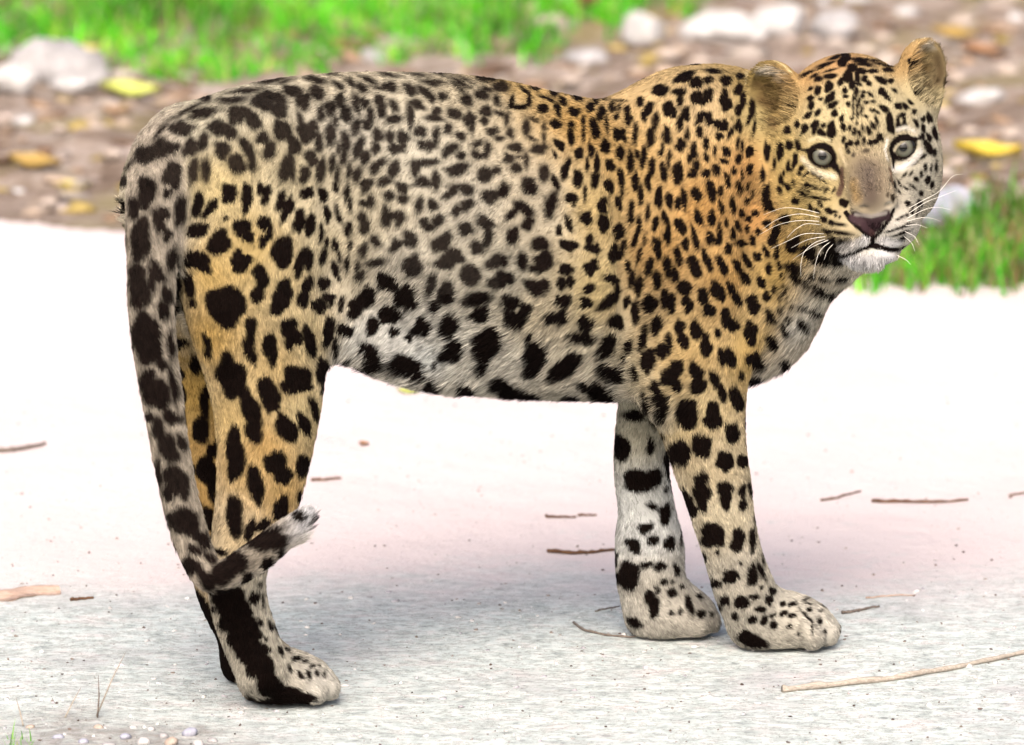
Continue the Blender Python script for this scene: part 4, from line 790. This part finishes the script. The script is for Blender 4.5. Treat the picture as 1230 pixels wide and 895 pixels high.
# lines and patches: colour (sRGB), width px, softness, points
WHITE = (240, 236, 228); BLACK = (16, 11, 10); BROWN = (150, 120, 88)
STROKES = [
 ((226, 216, 188), 3.4, 1.6, [(964, 191), (974, 201), (988, 209), (1003, 212)]),                 # white under the left eye
 ((234, 230, 222), 3.8, 1.6, [(1072, 203), (1084, 201), (1097, 192), (1106, 182)]),              # white under the right eye
 ((214, 200, 160), 2.0, 1.6, [(972, 169), (983, 165), (996, 168)]), ((226, 220, 205), 2.2, 1.6, [(1078, 156), (1088, 153), (1098, 157)]),
 ((216, 198, 160), 2.4, 1.6, [(1009, 180), (1013, 190), (1016, 198)]), ((238, 232, 218), 2.4, 1.4, [(1066, 168), (1063, 180), (1066, 191)]),
 ((138, 124, 104), 18, 1.6, [(1036, 200), (1042, 218), (1045, 236)]), ((114, 102, 91), 11, 1.6, [(1043, 205), (1046, 238)]), ((112, 98, 86), 4, 2.0, [(1044, 222), (1047, 236)]), ((176, 148, 104), 6, 2.0, [(1024, 222), (1028, 238)]),
 ((120, 96, 80), 5, .7, [(1011, 205), (1012, 222), (1008, 232)]), ((130, 108, 90), 4, .7, [(1069, 204), (1072, 218)]),
 ((238, 232, 226), 11, .7, [(1030, 293), (1018, 298)]), ((242, 238, 236), 11, .7, [(1062, 292), (1074, 296)]), ((240, 238, 236), 8, .7, [(1042, 284), (1038, 290)]),
 ((232, 230, 230), 13, .7, [(1022, 314), (1045, 316), (1068, 312)]),
 (BLACK, 3.3, .7, [(1001.9, 193.9), (999.4, 197.3), (995.4, 199.5), (990.5, 200.2), (985.2, 199.4), (980.2, 197.2), (976.0, 193.8), (973.3, 189.6), (972.3, 185.2), (973.1, 181.1), (975.6, 177.7), (979.6, 175.5), (984.5, 174.8), (989.8, 175.6), (994.8, 177.8), (999.0, 181.2), (1001.7, 185.4), (1002.7, 189.8), (1001.9, 193.9)]),
 (BLACK, 3.3, .7, [(1098.1, 169.9), (1099.3, 174.1), (1098.6, 178.7), (1096.3, 183.1), (1092.5, 186.9), (1087.6, 189.5), (1082.4, 190.7), (1077.4, 190.3), (1073.2, 188.3), (1070.3, 185.1), (1069.1, 180.9), (1069.8, 176.3), (1072.1, 171.9), (1075.9, 168.1), (1080.8, 165.5), (1086.0, 164.3), (1091.0, 164.7), (1095.2, 166.7), (1098.1, 169.9)]),
 (BLACK, 2.6, .5, [(1000.1, 193.1), (998.0, 195.8), (994.6, 197.4), (990.4, 197.9), (985.8, 197.1), (981.5, 195.2), (977.8, 192.3), (975.3, 188.8), (974.3, 185.2), (974.9, 181.9), (977.0, 179.2), (980.4, 177.6), (984.6, 177.1), (989.2, 177.9), (993.5, 179.8), (997.2, 182.7), (999.7, 186.2), (1000.7, 189.8), (1000.1, 193.1)]), (BLACK, 2.6, .5, [(1096.1, 171.2), (1097.0, 174.5), (1096.3, 178.3), (1094.1, 181.9), (1090.7, 185.1), (1086.5, 187.4), (1082.0, 188.6), (1077.7, 188.4), (1074.2, 187.0), (1071.9, 184.4), (1071.0, 181.1), (1071.7, 177.3), (1073.9, 173.7), (1077.3, 170.5), (1081.5, 168.2), (1086.0, 167.0), (1090.3, 167.2), (1093.8, 168.6), (1096.1, 171.2)]),
 (BLACK, 3.0, .6, [(974, 180), (981, 175), (990, 173.5), (998, 178)]), (BLACK, 3.0, .6, [(1074, 170), (1081, 164.5), (1090, 163), (1097, 168)]),
 (BLACK, 3.6, .6, [(978, 181), (970, 181)]), (BLACK, 2.0, .8, [(972, 181), (961, 180)]), (BLACK, 5.0, .6, [(998, 195), (1004, 201)]), (BLACK, 3.0, .8, [(1004, 201), (1010, 211)]), ((72, 54, 44), 2.2, 1.2, [(1010, 211), (1012, 222)]),
 (BLACK, 3.6, .6, [(1094, 168), (1100, 167)]), (BLACK, 2.2, .8, [(1099, 167), (1110, 165)]), (BLACK, 4.6, .6, [(1075, 187), (1073, 192)]), (BLACK, 3.0, .8, [(1073, 192), (1073, 200)]),
 (BLACK, 3.2, .3, [(1016, 255), (1020, 262), (1030, 272), (1042, 282), (1048, 287)]), (BLACK, 3.0, .3, [(1073, 252), (1069, 262), (1060, 274), (1051, 285)]),
 ((70, 50, 50), 6, .35, [(1031, 262), (1042, 268)]), ((80, 62, 66), 7.5, .45, [(1027, 261), (1036, 265), (1046, 268), (1057, 264), (1064, 259)]), ((74, 55, 60), 6, .45, [(1040, 272), (1047, 277), (1053, 271)]),
 ((60, 42, 42), 4, .4, [(1047, 278), (1048, 285)]), (BLACK, 2.6, .3, [(1048, 284), (1048, 296)]),
 ((176, 168, 160), 2.5, 1.0, [(1028, 257), (1046, 260), (1064, 256)]),
 ((72, 58, 36), 6, 1.9, [(908, 100), (916, 104), (924, 103)]), ((74, 58, 36), 7, 1.9, [(915, 120), (925, 126), (934, 127)]), ((80, 62, 40), 5, 1.9, [(925, 146), (930, 150)]),  # shadow patches painted into the left ear cup
 ((70, 56, 38), 5, 1.9, [(1106, 104), (1114, 106)]), ((104, 88, 64), 7, 1.9, [(1126, 70), (1130, 88), (1126, 98)]), ((120, 98, 64), 5, 1.9, [(1100, 80), (1112, 82)]),  # shaded hollow of the right ear, painted dark
 ((214, 198, 150), 2.0, 1.6, [(896, 100), (897, 88), (906, 76), (922, 71), (938, 76), (950, 86)]), ((222, 212, 180), 2.0, 1.6, [(1078, 66), (1088, 54), (1104, 46), (1120, 46), (1134, 58), (1139, 76)]),
 (BLACK, 3.3, .3, [(1000, 304), (1012, 306), (1025, 303), (1038, 297), (1048, 293), (1058, 297), (1068, 300), (1080, 300), (1088, 296)]), (BLACK, 2.4, .6, [(1042, 298), (1048, 296), (1054, 298)]),
]
# resting coat colour between the spots, sampled over the body; ear insides darkened for their shade
COAT = '''200 150 205 196 178;300 105 208 198 176;250 135 206 196 172;260 225 206 184 132;300 300 206 176 112;250 330 200 166 96;250 400 204 165 88;345 330 210 186 136;385 300 214 197 160;330 440 208 178 122;280 500 210 180 120;300 560 206 172 112;320 535 206 164 96;340 590 208 170 104;290 650 218 192 148;310 700 206 196 178;330 770 214 205 188;385 820 214 208 198;340 830 206 197 182;350 220 212 196 160;370 400 212 190 142;360 500 212 190 140;
420 150 214 204 186;500 180 214 204 184;560 250 212 201 182;480 330 213 203 186;600 330 210 200 180;650 250 206 191 166;700 150 206 162 92;640 110 204 170 110;560 110 214 198 168;480 95 216 203 178;400 95 214 200 174;720 250 206 178 120;760 200 206 166 102;800 300 206 160 94;850 120 214 184 138;850 250 206 155 86;900 200 208 152 88;910 260 208 150 84;880 330 206 160 92;940 330 200 164 86;830 420 210 176 116;900 420 206 170 100;960 385 246 243 236;945 435 246 244 238;980 360 236 228 212;995 345 230 214 180;930 450 240 234 220;180 230 214 207 194;185 300 214 208 198;182 360 214 208 198;190 430 212 206 196;200 500 210 204 194;212 570 208 202 192;226 640 204 198 190;245 690 200 194 186;300 675 204 200 194;340 645 216 214 212;365 618 236 238 242;330 650 206 204 200;

420 250 210 196 168;415 330 208 194 168;440 410 226 222 214;520 430 230 230 226;480 400 224 220 214;620 440 224 218 204;580 430 224 220 208;700 430 216 202 172;690 470 208 194 168;740 460 210 196 166;660 380 212 196 166;720 340 208 184 130;
830 500 214 190 142;860 560 212 192 156;870 620 210 195 166;890 690 206 196 180;930 755 204 196 182;1000 750 208 201 190;900 470 208 176 112;770 510 220 210 186;775 600 230 230 228;780 640 232 232 232;780 700 202 194 182;840 745 198 190 178;
235 470 200 160 80;240 540 210 168 98;240 600 208 164 94;1030 110 226 206 160;1000 130 226 206 158;985 150 226 204 152;1070 120 228 210 166;950 220 214 180 106;940 180 216 188 118;965 250 208 178 108;990 240 214 190 130;1110 210 226 216 196;1115 160 228 218 196;1100 240 222 212 194;1045 215 170 148 122;1020 275 226 204 162;1005 290 214 188 130;1070 285 232 226 220;1045 315 232 232 232;985 315 176 148 90;1000 330 170 142 86;960 300 200 160 85;1010 75 206 152 98;975 90 208 160 100;1080 80 210 170 110;930 110 150 122 70;915 90 138 116 58;945 140 186 150 88;930 400 206 172 104;950 350 205 170 100;915 140 196 176 120;1110 80 146 126 84;1090 75 176 132 74;1115 115 200 184 140;1125 90 124 106 80;1095 110 214 196 150'''
# ------------------------------------------------------------------ paint the coat and grow the fur
leopard = bpy.data.objects.new('leopard', None); col.objects.link(leopard)
tag(leopard, 'spotted leopard standing side-on on the pale track, head turned to the viewer', 'leopard')
_tris = np.vstack([F[:, [0, 1, 2]], F[:, [0, 2, 3]]])
bvh = BVHTree.FromPolygons(V.tolist(), F.tolist())
def vnormals(V, T):
    fn = np.cross(V[T[:, 1]] - V[T[:, 0]], V[T[:, 2]] - V[T[:, 0]]); n = np.zeros_like(V)
    for i in range(3):
        for c in range(3): n[:, c] += np.bincount(T[:, i], fn[:, c], len(V))
    return n / (np.linalg.norm(n, axis=1, keepdims=True) + 1e-12)
NV = vnormals(V, _tris)
_camv = Vector(CAM.tolist())
def hit(px, py):
    d = Vector(ray(px, py).tolist()).normalized(); h = bvh.ray_cast(_camv, d)
    return None if h[0] is None else np.array(h[0])
def lin(c): 
    c = np.asarray(c, float) / 255.0
    return np.where(c <= .04045, c / 12.92, ((c + .055) / 1.055) ** 2.4)
_cc = [tuple(map(float, s.split())) for s in COAT.replace('\n', '').split(';') if s.strip()]
_CP, _CC = [], []
for (x, y, r, g, b) in _cc:
    h = hit(x, y)
    if h is not None: _CP.append(h); _CC.append(lin((r, g, b)))
_CP, _CC = np.array(_CP), np.array(_CC)
_lum = _CC @ np.array([.3, .6, .1]); _CC = np.clip((_lum[:, None] + (_CC - _lum[:, None]) * .93) * .45 * np.array([.97, 1.0, .985]), 0, 1)
SPOTS = []
for (x0, y0, sc, dark, rows) in MARKS:
    for r in rows.split(';'):
        v = r.split()
        if len(v) < 5: continue
        X, Y, a, b, ang = map(float, v)
        if a < 1: continue
        x, y = x0 + X / sc, y0 + Y / sc; h = hit(x, y)
        if h is None:
            for dx, dy in ((4, 0), (-4, 0), (0, 4), (0, -4), (8, 0), (-8, 0), (0, 8), (0, -8)):
                h = hit(x + dx, y + dy)
                if h is not None: break
        if h is not None: gr = (1.24 if dark < .9 else 1.14) if sc > 6 and sc < 6.2 and y > 90 and x < 915 else 1.10; SPOTS.append((x, y, a / sc * gr, b / sc * gr, math.radians(ang), dark, h))
STR = []
for (c, w, soft, pts) in STROKES:
    pts = np.array(pts, float); q = []
    for i in range(len(pts) - 1):
        n = max(2, int(np.linalg.norm(pts[i + 1] - pts[i]) / 2))
        for t in np.arange(n) / n: q.append(pts[i] + (pts[i + 1] - pts[i]) * t)
    q.append(pts[-1]); hh = [hit(*p) for p in q]; hh = [h for h in hh if h is not None]
    if hh: STR.append((lin(c) * (.54 if sum(c) > 560 else .40 if sum(c) > 185 else .9), w * 1.0e-3, soft, np.array(hh)))
# the side away from the viewer: spots of the same kind spread evenly
def hidden(p, n):
    out = np.zeros(len(p), bool)
    for i in range(len(p)):
        d = CAM - p[i]; L = np.linalg.norm(d); d /= L
        if n[i] @ d < -.02: out[i] = True; continue
        h = bvh.ray_cast(Vector((p[i] + n[i] * .004 + d * .004).tolist()), Vector(d.tolist()))
        out[i] = h[0] is not None
    return out
_pick = rng.permutation(len(V))[:9000]; _back = []
_hm = hidden(V[_pick], NV[_pick])
for i in _pick[_hm]:
    r = .011 if V[i, 2] > .15 else .006
    if V[i, 0] > .30 and V[i, 2] > .42: r = .0045
    if all(np.sum((V[i] - q[0]) ** 2) > (2.35 * r) ** 2 for q in _back): _back.append((V[i], r * rng.uniform(.7, 1.15), rng.uniform(.8, 1.25, 3)))
print('spots', len(SPOTS), 'hidden side', len(_back))
def fourier(seed):
    g = np.random.default_rng(seed); return g.uniform(-1, 1, 4) * np.array([.16, .13, .10, .08]), g.uniform(0, 6.28, 4)
def vnoise(p, f, seed=0):
    """cheap smooth noise, -1..1"""
    g = np.random.default_rng(seed); o = np.zeros(len(p))
    for _ in range(5):
        k = g.normal(size=3) * f; o += np.sin(p @ k + g.uniform(0, 6.28))
    return o / 3.0
def base_coat(p, n):
    N = len(p); out = np.empty((N, 3), np.float32); p32 = p.astype(np.float32); cp = _CP.astype(np.float32); cc = _CC.astype(np.float32)
    for i in range(0, N, 40000):
        q = p32[i:i + 40000]
        d2 = (q * q).sum(1)[:, None] + (cp * cp).sum(1)[None] - 2 * q @ cp.T; w = 1 / (np.maximum(d2, 0) + 5e-4) ** 1.7
        out[i:i + 40000] = (w @ cc) / w.sum(1, keepdims=True)
    out *= (1 + .07 * vnoise(p, 60, 3) + .06 * vnoise(p, 170, 4) + .05 * vnoise(p, 420, 5))[:, None]
    tl = np.zeros(N)
    for pr in PRIMS:
        if pr.get('tail'):
            m_ = np.nonzero(((p >= pr['lo']) & (p <= pr['hi'])).all(1))[0]; tl[m_] = np.maximum(tl[m_], np.clip((.012 - pr['f'](p32[m_])) / .010, 0, 1))
    tz = np.clip((p[:, 0] - TAILP[-3][0]) / (TAILP[-1][0] - TAILP[-3][0]), 0, 1) * (p[:, 2] < .35)
    tcol = lin((182, 172, 156)) * .50 * (1 - tz[:, None]) + lin((214, 215, 218)) * .56 * tz[:, None]
    out = out * (1 - tl[:, None]) + tcol * tl[:, None]
    hm = np.clip((.15 - np.linalg.norm(p - HL(0, -15, 25), axis=1)) / .04, 0, 1); out *= (1 - .14 * hm)[:, None]
    # pale underside
    und = np.clip((-n[:, 2] - .35) / .5, 0, 1)[:, None] * np.clip((p[:, 2:3] - .12) / .1, 0, 1); out = out * (1 - .7 * und) + lin((232, 224, 208)) * .62 * .7 * und
    return out
def paint(p, n, base, jitter=0.0):
    N = len(p); out = base.copy()
    pp = p + (rng.normal(size=p.shape) * jitter if jitter else 0)
    px, py = project(pp); order = np.argsort(px); sx = px[order]
    mask = np.zeros(N); dk = np.zeros(N); halo = np.zeros(N)
    for k, (x, y, a, b, ang, dark, h) in enumerate(SPOTS):
        R = max(a, b) * 1.35 + 3
        idx = order[np.searchsorted(sx, x - R):np.searchsorted(sx, x + R)]
        idx = idx[np.abs(py[idx] - y) < R]
        if not len(idx): continue
        idx = idx[((pp[idx] - h) ** 2).sum(1) < (R * 2.2e-3 + .012) ** 2]
        dx, dy = px[idx] - x, py[idx] - y; c, s = math.cos(ang), math.sin(ang)
        u, v = (dx * c + dy * s) / a, (-dx * s + dy * c) / b
        th = np.arctan2(v, u); am, ph = fourier(k)
        r = np.hypot(u, v) / (1.0 + sum(am[j] * np.cos((j + 2) * th + ph[j]) for j in range(4)))
        e = (2.0 if dark > .9 else 3.6) / max(min(a, b), 2.0)
        m = np.clip((1.0 + e * .5 - r) / e, 0, 1) * min(1.0, dark + .17)
        if dark < .9 and x < 760: halo[idx] = np.maximum(halo[idx], np.clip((2.0 - r) / .9, 0, 1) * .30)
        mask[idx] = np.maximum(mask[idx], m); dk[idx] = np.maximum(dk[idx], m * dark)
    ox = np.argsort(p[:, 0]); xs_ = p[ox, 0]
    for (c, r, e) in _back:
        idx = ox[np.searchsorted(xs_, c[0] - r * 1.6):np.searchsorted(xs_, c[0] + r * 1.6)]
        if not len(idx): continue
        d = ((p[idx] - c) * e); dd = np.sqrt((d * d).sum(1)); m = np.clip((r * 1.15 - dd) / (r * .3), 0, 1); mask[idx] = np.maximum(mask[idx], m); dk[idx] = np.maximum(dk[idx], m)
    spotc = lin((26, 18, 15)) * (.6 + 1.2 * np.clip(1 - dk / np.maximum(mask, 1e-3), 0, 1))[:, None] + np.array([.010, .0095, .009]) * np.clip(1 - dk, 0, 1)[:, None]
    out = out * (1 - halo[:, None]); out = out * (1 - mask[:, None]) + spotc * .6 * mask[:, None]
    for (c, w, soft, H) in STR:
        lo, hi = H.min(0) - w * 1.6, H.max(0) + w * 1.6
        idx = np.nonzero(((p > lo) & (p < hi)).all(1))[0]
        if not len(idx): continue
        d = np.full(len(idx), 1e9)
        for h in H: d = np.minimum(d, ((pp[idx] - h) ** 2).sum(1))
        m = np.clip((w * (1 + soft * .5) - np.sqrt(d)) / (w * soft), 0, 1)[:, None]
        out[idx] = out[idx] * (1 - m) + c * m
    return np.clip(out, 0, 1)

def attr_material(name, rough, spec):
    m = bpy.data.materials.new(name); m.use_nodes = True; nt = m.node_tree; b = nt.nodes['Principled BSDF']
    a = nt.nodes.new('ShaderNodeAttribute'); a.attribute_name = 'coat'
    nt.links.new(a.outputs['Color'], b.inputs['Base Color'])
    b.inputs['Roughness'].default_value = rough; b.inputs['Specular IOR Level'].default_value = spec
    return m
body = fast_mesh('body', V, F, attr_material('leopard skin', .9, .02), leopard)
VB = base_coat(V, NV); VC = paint(V, NV, VB)
at = body.data.attributes.new('coat', 'FLOAT_COLOR', 'POINT')
at.data.foreach_set('color', np.hstack([VC, np.ones((len(V), 1))]).astype(np.float32).ravel())

# ---- fur
NHAIR = 430000
_ta = np.linalg.norm(np.cross(V[_tris[:, 1]] - V[_tris[:, 0]], V[_tris[:, 2]] - V[_tris[:, 0]]), axis=1) * .5
_tc = V[_tris].mean(1); _tn = NV[_tris].mean(1)
_view = CAM - _tc; _view /= np.linalg.norm(_view, axis=1, keepdims=True)
_w = _ta * np.where((_tn * _view).sum(1) > -.15, 1.0, .25)
_hd = np.linalg.norm((_tc - HL(0, -20, 10)) * np.array([1, 1, 1]), axis=1)
_w = _w * np.where(_hd < .135, 2.0, 1.0)
# no fur on the nose leather, in the mouth slit or on the eyelid rims
def bare(p):
    b = np.zeros(len(p), bool)
    b |= np.linalg.norm((p - HL(0, -62, 122)) @ HAX.T / np.array([.026, .016, .018]), axis=1) < 1
    for s in (-1, 1):
        c, gz, tu, tv = EYES[s]; q = p - c
        b |= np.hypot(q @ tu / .0178, q @ tv / .0140) < 1
    for mp in MOUTH:
        for m_ in mp: b |= ((p - m_) ** 2).sum(1) < .0068 ** 2
    b |= p[:, 2] < .004
    return b
_w[bare(_tc)] = 0
cum = np.cumsum(_w); ti = np.searchsorted(cum, rng.random(NHAIR) * cum[-1])
r1, r2 = np.sqrt(rng.random(NHAIR)), rng.random(NHAIR)
bc = np.stack([1 - r1, r1 * (1 - r2), r1 * r2], 1)
root = (V[_tris[ti]] * bc[:, :, None]).sum(1); nor = (NV[_tris[ti]] * bc[:, :, None]).sum(1); nor /= np.linalg.norm(nor, axis=1, keepdims=True)
# flow and length blended from the limbs the hair grows on
fl = np.zeros((NHAIR, 3)); ln = np.zeros(NHAIR); ws = np.zeros(NHAIR)
for pr in PRIMS:
    if pr['flow'] is None or pr['op'] != 'u': continue
    m = np.nonzero(((root >= pr['lo']) & (root <= pr['hi'])).all(1))[0]
    if not len(m): continue
    q = root[m].astype(np.float32); d = np.abs(pr['f'](q)); w = np.exp(-np.minimum(d / .012, 30)) + 1e-9
    f = np.asarray(pr['flow'](q), float); f = f / (np.linalg.norm(f, axis=1, keepdims=True) + 1e-9)
    fl[m] += f * w[:, None]; ln[m] += w * pr['length']; ws[m] += w
ln = ln / np.maximum(ws, 1e-9)
fl -= nor * (fl * nor).sum(1)[:, None]; fl /= np.linalg.norm(fl, axis=1, keepdims=True) + 1e-9
# wandering partings so that the fur does not lie like combed nylon
side = np.cross(nor, fl); an = .35 * vnoise(root, 28, 7) + .25 * vnoise(root, 75, 8) + rng.normal(size=NHAIR) * .16
fl = fl * np.cos(an)[:, None] + side * np.sin(an)[:, None]
und = np.clip((-nor[:, 2] - .15) / .6, 0, 1) * ((root[:, 2] > .22) & (root[:, 0] < .45)); ln = ln * (1 + 1.6 * und)
for (c_, M_), s_ in ((EARL, -1), (EARR, 1)):              # long pale hairs inside the ears
    q = (root - c_) @ M_.T; m = (np.hypot(q[:, 0] / .031, q[:, 1] / .040) < 1) & (q[:, 2] > -.025) & ((nor @ M_[2]) > .1) & (rng.random(NHAIR) < .55)
    w = np.clip(.5 - s_ * q[:, 0] / .05 - q[:, 1] / .09, 0, 1.2); o_ = M_[0] * s_ * .8 + M_[1] * .7 + M_[2] * .5
    fl[m] = fl[m] * .3 + o_ + rng.normal(size=(m.sum(), 3)) * .25; fl[m] /= np.linalg.norm(fl[m], axis=1, keepdims=True); ln[m] = .007 + .017 * w[m]
ln *= rng.uniform(.6, 1.25, NHAIR)
lift = .30 + .10 * vnoise(root, 50, 9) + rng.normal(size=NHAIR) * .10 + .25 * und
K = 4; pts = np.empty((NHAIR, K, 3)); cur = root - nor * .0008; pts[:, 0] = cur
for k in range(1, K):
    t = k / (K - 1)
    d = fl + nor * (lift * (1.25 - .95 * t))[:, None] - ZV * (.10 + .25 * und[:, None]) * t + rng.normal(size=(NHAIR, 3)) * .06
    d /= np.linalg.norm(d, axis=1, keepdims=True); cur = cur + d * (ln / (K - 1))[:, None]; pts[:, k] = cur
# neighbouring hairs draw together into little locks
cell = np.floor((root + .0015 * rng.normal(size=root.shape)) / .0052).astype(np.int64); key = (cell[:, 0] * 4001 + cell[:, 1]) * 4001 + cell[:, 2]
_, inv = np.unique(key, return_inverse=True); cnt = np.bincount(inv)
lock = rng.uniform(.62, 1.38, len(cnt))
for k, s in ((2, .30), (3, .55)):
    for c in range(3):
        mean = np.bincount(inv, pts[:, k, c]) / cnt; pts[:, k, c] += (mean[inv] - pts[:, k, c]) * s
pts[:, :, 2] = np.maximum(pts[:, :, 2], .001)
hbase = (VB[_tris[ti]] * bc[:, :, None].astype(np.float32)).sum(1)
mid = pts[:, 2] - nor * ((pts[:, 2] - root) * nor).sum(1)[:, None]
hc_ = lock[inv][:, None] * paint(mid, nor, hbase, .0009) * (1 + (rng.random(NHAIR) - .5) * np.where(np.linalg.norm(root - HL(0, -20, 20), axis=1) < .13, 1.25, .9))[:, None]
def hair_object(name, P3, K, radius, colr, mat, parent):
    n = len(P3)
    hcv = bpy.data.hair_curves.new(name); hcv.add_curves([K] * n)
    hcv.attributes['position'].data.foreach_set('vector', P3.astype(np.float32).ravel())
    ra = hcv.attributes.get('radius') or hcv.attributes.new('radius', 'FLOAT', 'POINT')
    ra.data.foreach_set('value', radius.astype(np.float32).ravel())
    ca = hcv.attributes.new('coat', 'FLOAT_COLOR', 'CURVE')
    ca.data.foreach_set('color', np.hstack([colr, np.ones((n, 1))]).astype(np.float32).ravel())
    hcv.materials.append(mat)
    o = bpy.data.objects.new(name, hcv); col.objects.link(o); o.parent = parent
    return o
rad = np.tile(np.array([.00030, .00029, .00022, .00006]), (NHAIR, 1)) * rng.uniform(.8, 1.2, NHAIR)[:, None]
fur = hair_object('fur', pts, K, rad, np.clip(hc_, 0, 1), attr_material('leopard fur', .65, .03), leopard)

# ---- eyes
def uv_sphere(c, r, ax, nu=48, nv=32):
    v, f = [], []
    for i in range(nv + 1):
        t = math.pi * i / nv
        for j in range(nu):
            a = 2 * math.pi * j / nu
            v.append(c + (ax[0] * math.sin(t) * math.cos(a) + ax[1] * math.sin(t) * math.sin(a) + ax[2] * math.cos(t)) * r)
    for i in range(nv):
        for j in range(nu):
            f.append((i * nu + j, (i + 1) * nu + j, (i + 1) * nu + (j + 1) % nu, i * nu + (j + 1) % nu))
    return v, f
def eye_material():
    m = bpy.data.materials.new('leopard eye'); m.use_nodes = True; nt = m.node_tree; b = nt.nodes['Principled BSDF']
    tc = nt.nodes.new('ShaderNodeTexCoord'); le = nt.nodes.new('ShaderNodeVectorMath'); le.operation = 'LENGTH'
    mp = nt.nodes.new('ShaderNodeMapping'); mp.inputs['Scale'].default_value = (1, 1, 0)
    nt.links.new(tc.outputs['Object'], mp.inputs['Vector']); nt.links.new(mp.outputs[0], le.inputs[0])
    cr = nt.nodes.new('ShaderNodeValToRGB'); e = cr.color_ramp.elements
    e[0].position = 0; e[0].color = (.004, .004, .004, 1); e[1].position = 1; e[1].color = (.02, .015, .01, 1)
    for pos, c in ((.24, (.003, .003, .003)), (.27, (.055, .052, .04)), (.40, (.10, .10, .075)), (.53, (.07, .07, .052)), (.60, (.035, .03, .02)), (.66, (.006, .005, .004))):
        x = e.new(pos); x.color = (*c, 1)
    sc = nt.nodes.new('ShaderNodeMath'); sc.operation = 'DIVIDE'; sc.inputs[1].default_value = .0195
    nt.links.new(le.outputs['Value'], sc.inputs[0]); nt.links.new(sc.outputs[0], cr.inputs[0])
    no = nt.nodes.new('ShaderNodeTexNoise'); no.inputs['Scale'].default_value = 700
    mx = nt.nodes.new('ShaderNodeMix'); mx.data_type = 'RGBA'; mx.blend_type = 'MULTIPLY'; mx.inputs[0].default_value = .35
    nt.links.new(tc.outputs['Object'], no.inputs['Vector'])
    nt.links.new(cr.outputs[0], mx.inputs[6]); nt.links.new(no.outputs['Color'], mx.inputs[7]); nt.links.new(mx.outputs[2], b.inputs['Base Color'])
    b.inputs['Roughness'].default_value = .04; b.inputs['Specular IOR Level'].default_value = .35
    return m
EM = eye_material()
for s in (-1, 1):
    c, gz, tu, tv = EYES[s]
    toc = CAM - c; toc /= np.linalg.norm(toc); a3 = toc * .85 + gz * .15; a3 /= np.linalg.norm(a3); a1 = np.cross(tv, a3); a1 /= np.linalg.norm(a1); a2 = np.cross(a3, a1)
    v, f = uv_sphere(np.zeros(3), .0205, np.eye(3))
    o = mesh_obj('eyeball', v, f, EM, leopard)
    M = Matrix(np.array([a1, a2, a3]).T.tolist()).to_4x4(); M.translation = Vector((c + gz * .0005).tolist()); o.matrix_world = M

# ---- whiskers: tapered tubes
WM = material('whisker', (.62, .60, .54), .4, .4)
def tube(path, r0, r1, ns=6):
    path = np.asarray(path, float); v, f = [], []; n = len(path)
    for i in range(n):
        t = path[min(i + 1, n - 1)] - path[max(i - 1, 0)]; t /= np.linalg.norm(t) + 1e-12
        a = np.cross(t, [0.3, 0.2, 1]); a /= np.linalg.norm(a); b = np.cross(t, a); r = r0 + (r1 - r0) * i / (n - 1)
        for j in range(ns):
            q = 2 * math.pi * j / ns; v.append(path[i] + (a * math.cos(q) + b * math.sin(q)) * r)
    for i in range(n - 1):
        for j in range(ns): f.append((i * ns + j, i * ns + (j + 1) % ns, (i + 1) * ns + (j + 1) % ns, (i + 1) * ns + j))
    f.append(tuple(range(ns))[::-1]); f.append(tuple((n - 1) * ns + j for j in range(ns)))
    return v, f
# each: points in the picture from root to tip, how far it swings sideways out of the face (metres of depth change)
WHISK = [
 ([(984, 256), (962, 251), (940, 250), (917, 258)], -.01), ([(985, 261), (960, 257), (935, 263), (915, 276)], -.02), ([(984, 266), (960, 265), (935, 270), (912, 282)], .0),
 ([(986, 270), (968, 269), (955, 276), (945, 286)], -.03), ([(990, 281), (966, 281), (945, 290), (926, 299)], -.02), ([(992, 284), (970, 288), (950, 298)], -.01), ([(992, 287), (978, 292), (966, 303), (962, 318), (962, 332)], -.03),
 ([(996, 288), (975, 297), (952, 312)], -.02), ([(998, 290), (986, 300), (980, 315), (977, 335)], -.02), ([(1002, 292), (994, 301), (990, 312)], -.02),
 ([(1092, 250), (1110, 240), (1128, 230), (1144, 212), (1157, 209)], .0), ([(1092, 256), (1112, 243), (1130, 236), (1148, 229)], .01), ([(1090, 262), (1110, 252), (1126, 249), (1142, 252)], .0),
 ([(1089, 266), (1104, 262), (1118, 262), (1130, 266)], -.01), ([(1088, 271), (1102, 270), (1114, 274)], -.01), ([(1087, 278), (1098, 284), (1104, 294)], -.02), ([(1086, 284), (1095, 292), (1099, 302)], -.02), ([(1080, 306), (1088, 312), (1094, 318)], -.02)]
for pts_, dep in WHISK:
    h = hit(*pts_[0])
    for dx in (0, -4, -8, -12, 6, 12):
        h = hit(pts_[0][0] + dx, pts_[0][1])
        if h is not None and h[1] < .06: break
    if h is None: continue
    Y0 = h[1] + .004; n = len(pts_)
    q = [h] + [P(x, y, Y0 + dep * (i / (n - 1)) - .006 * math.sin(math.pi * i / (n - 1))) for i, (x, y) in enumerate(pts_) if i > 0]
    v, f = tube(catmull(q, 6), .00036, .00010)
    mesh_obj('whisker', v, f, WM, leopard)
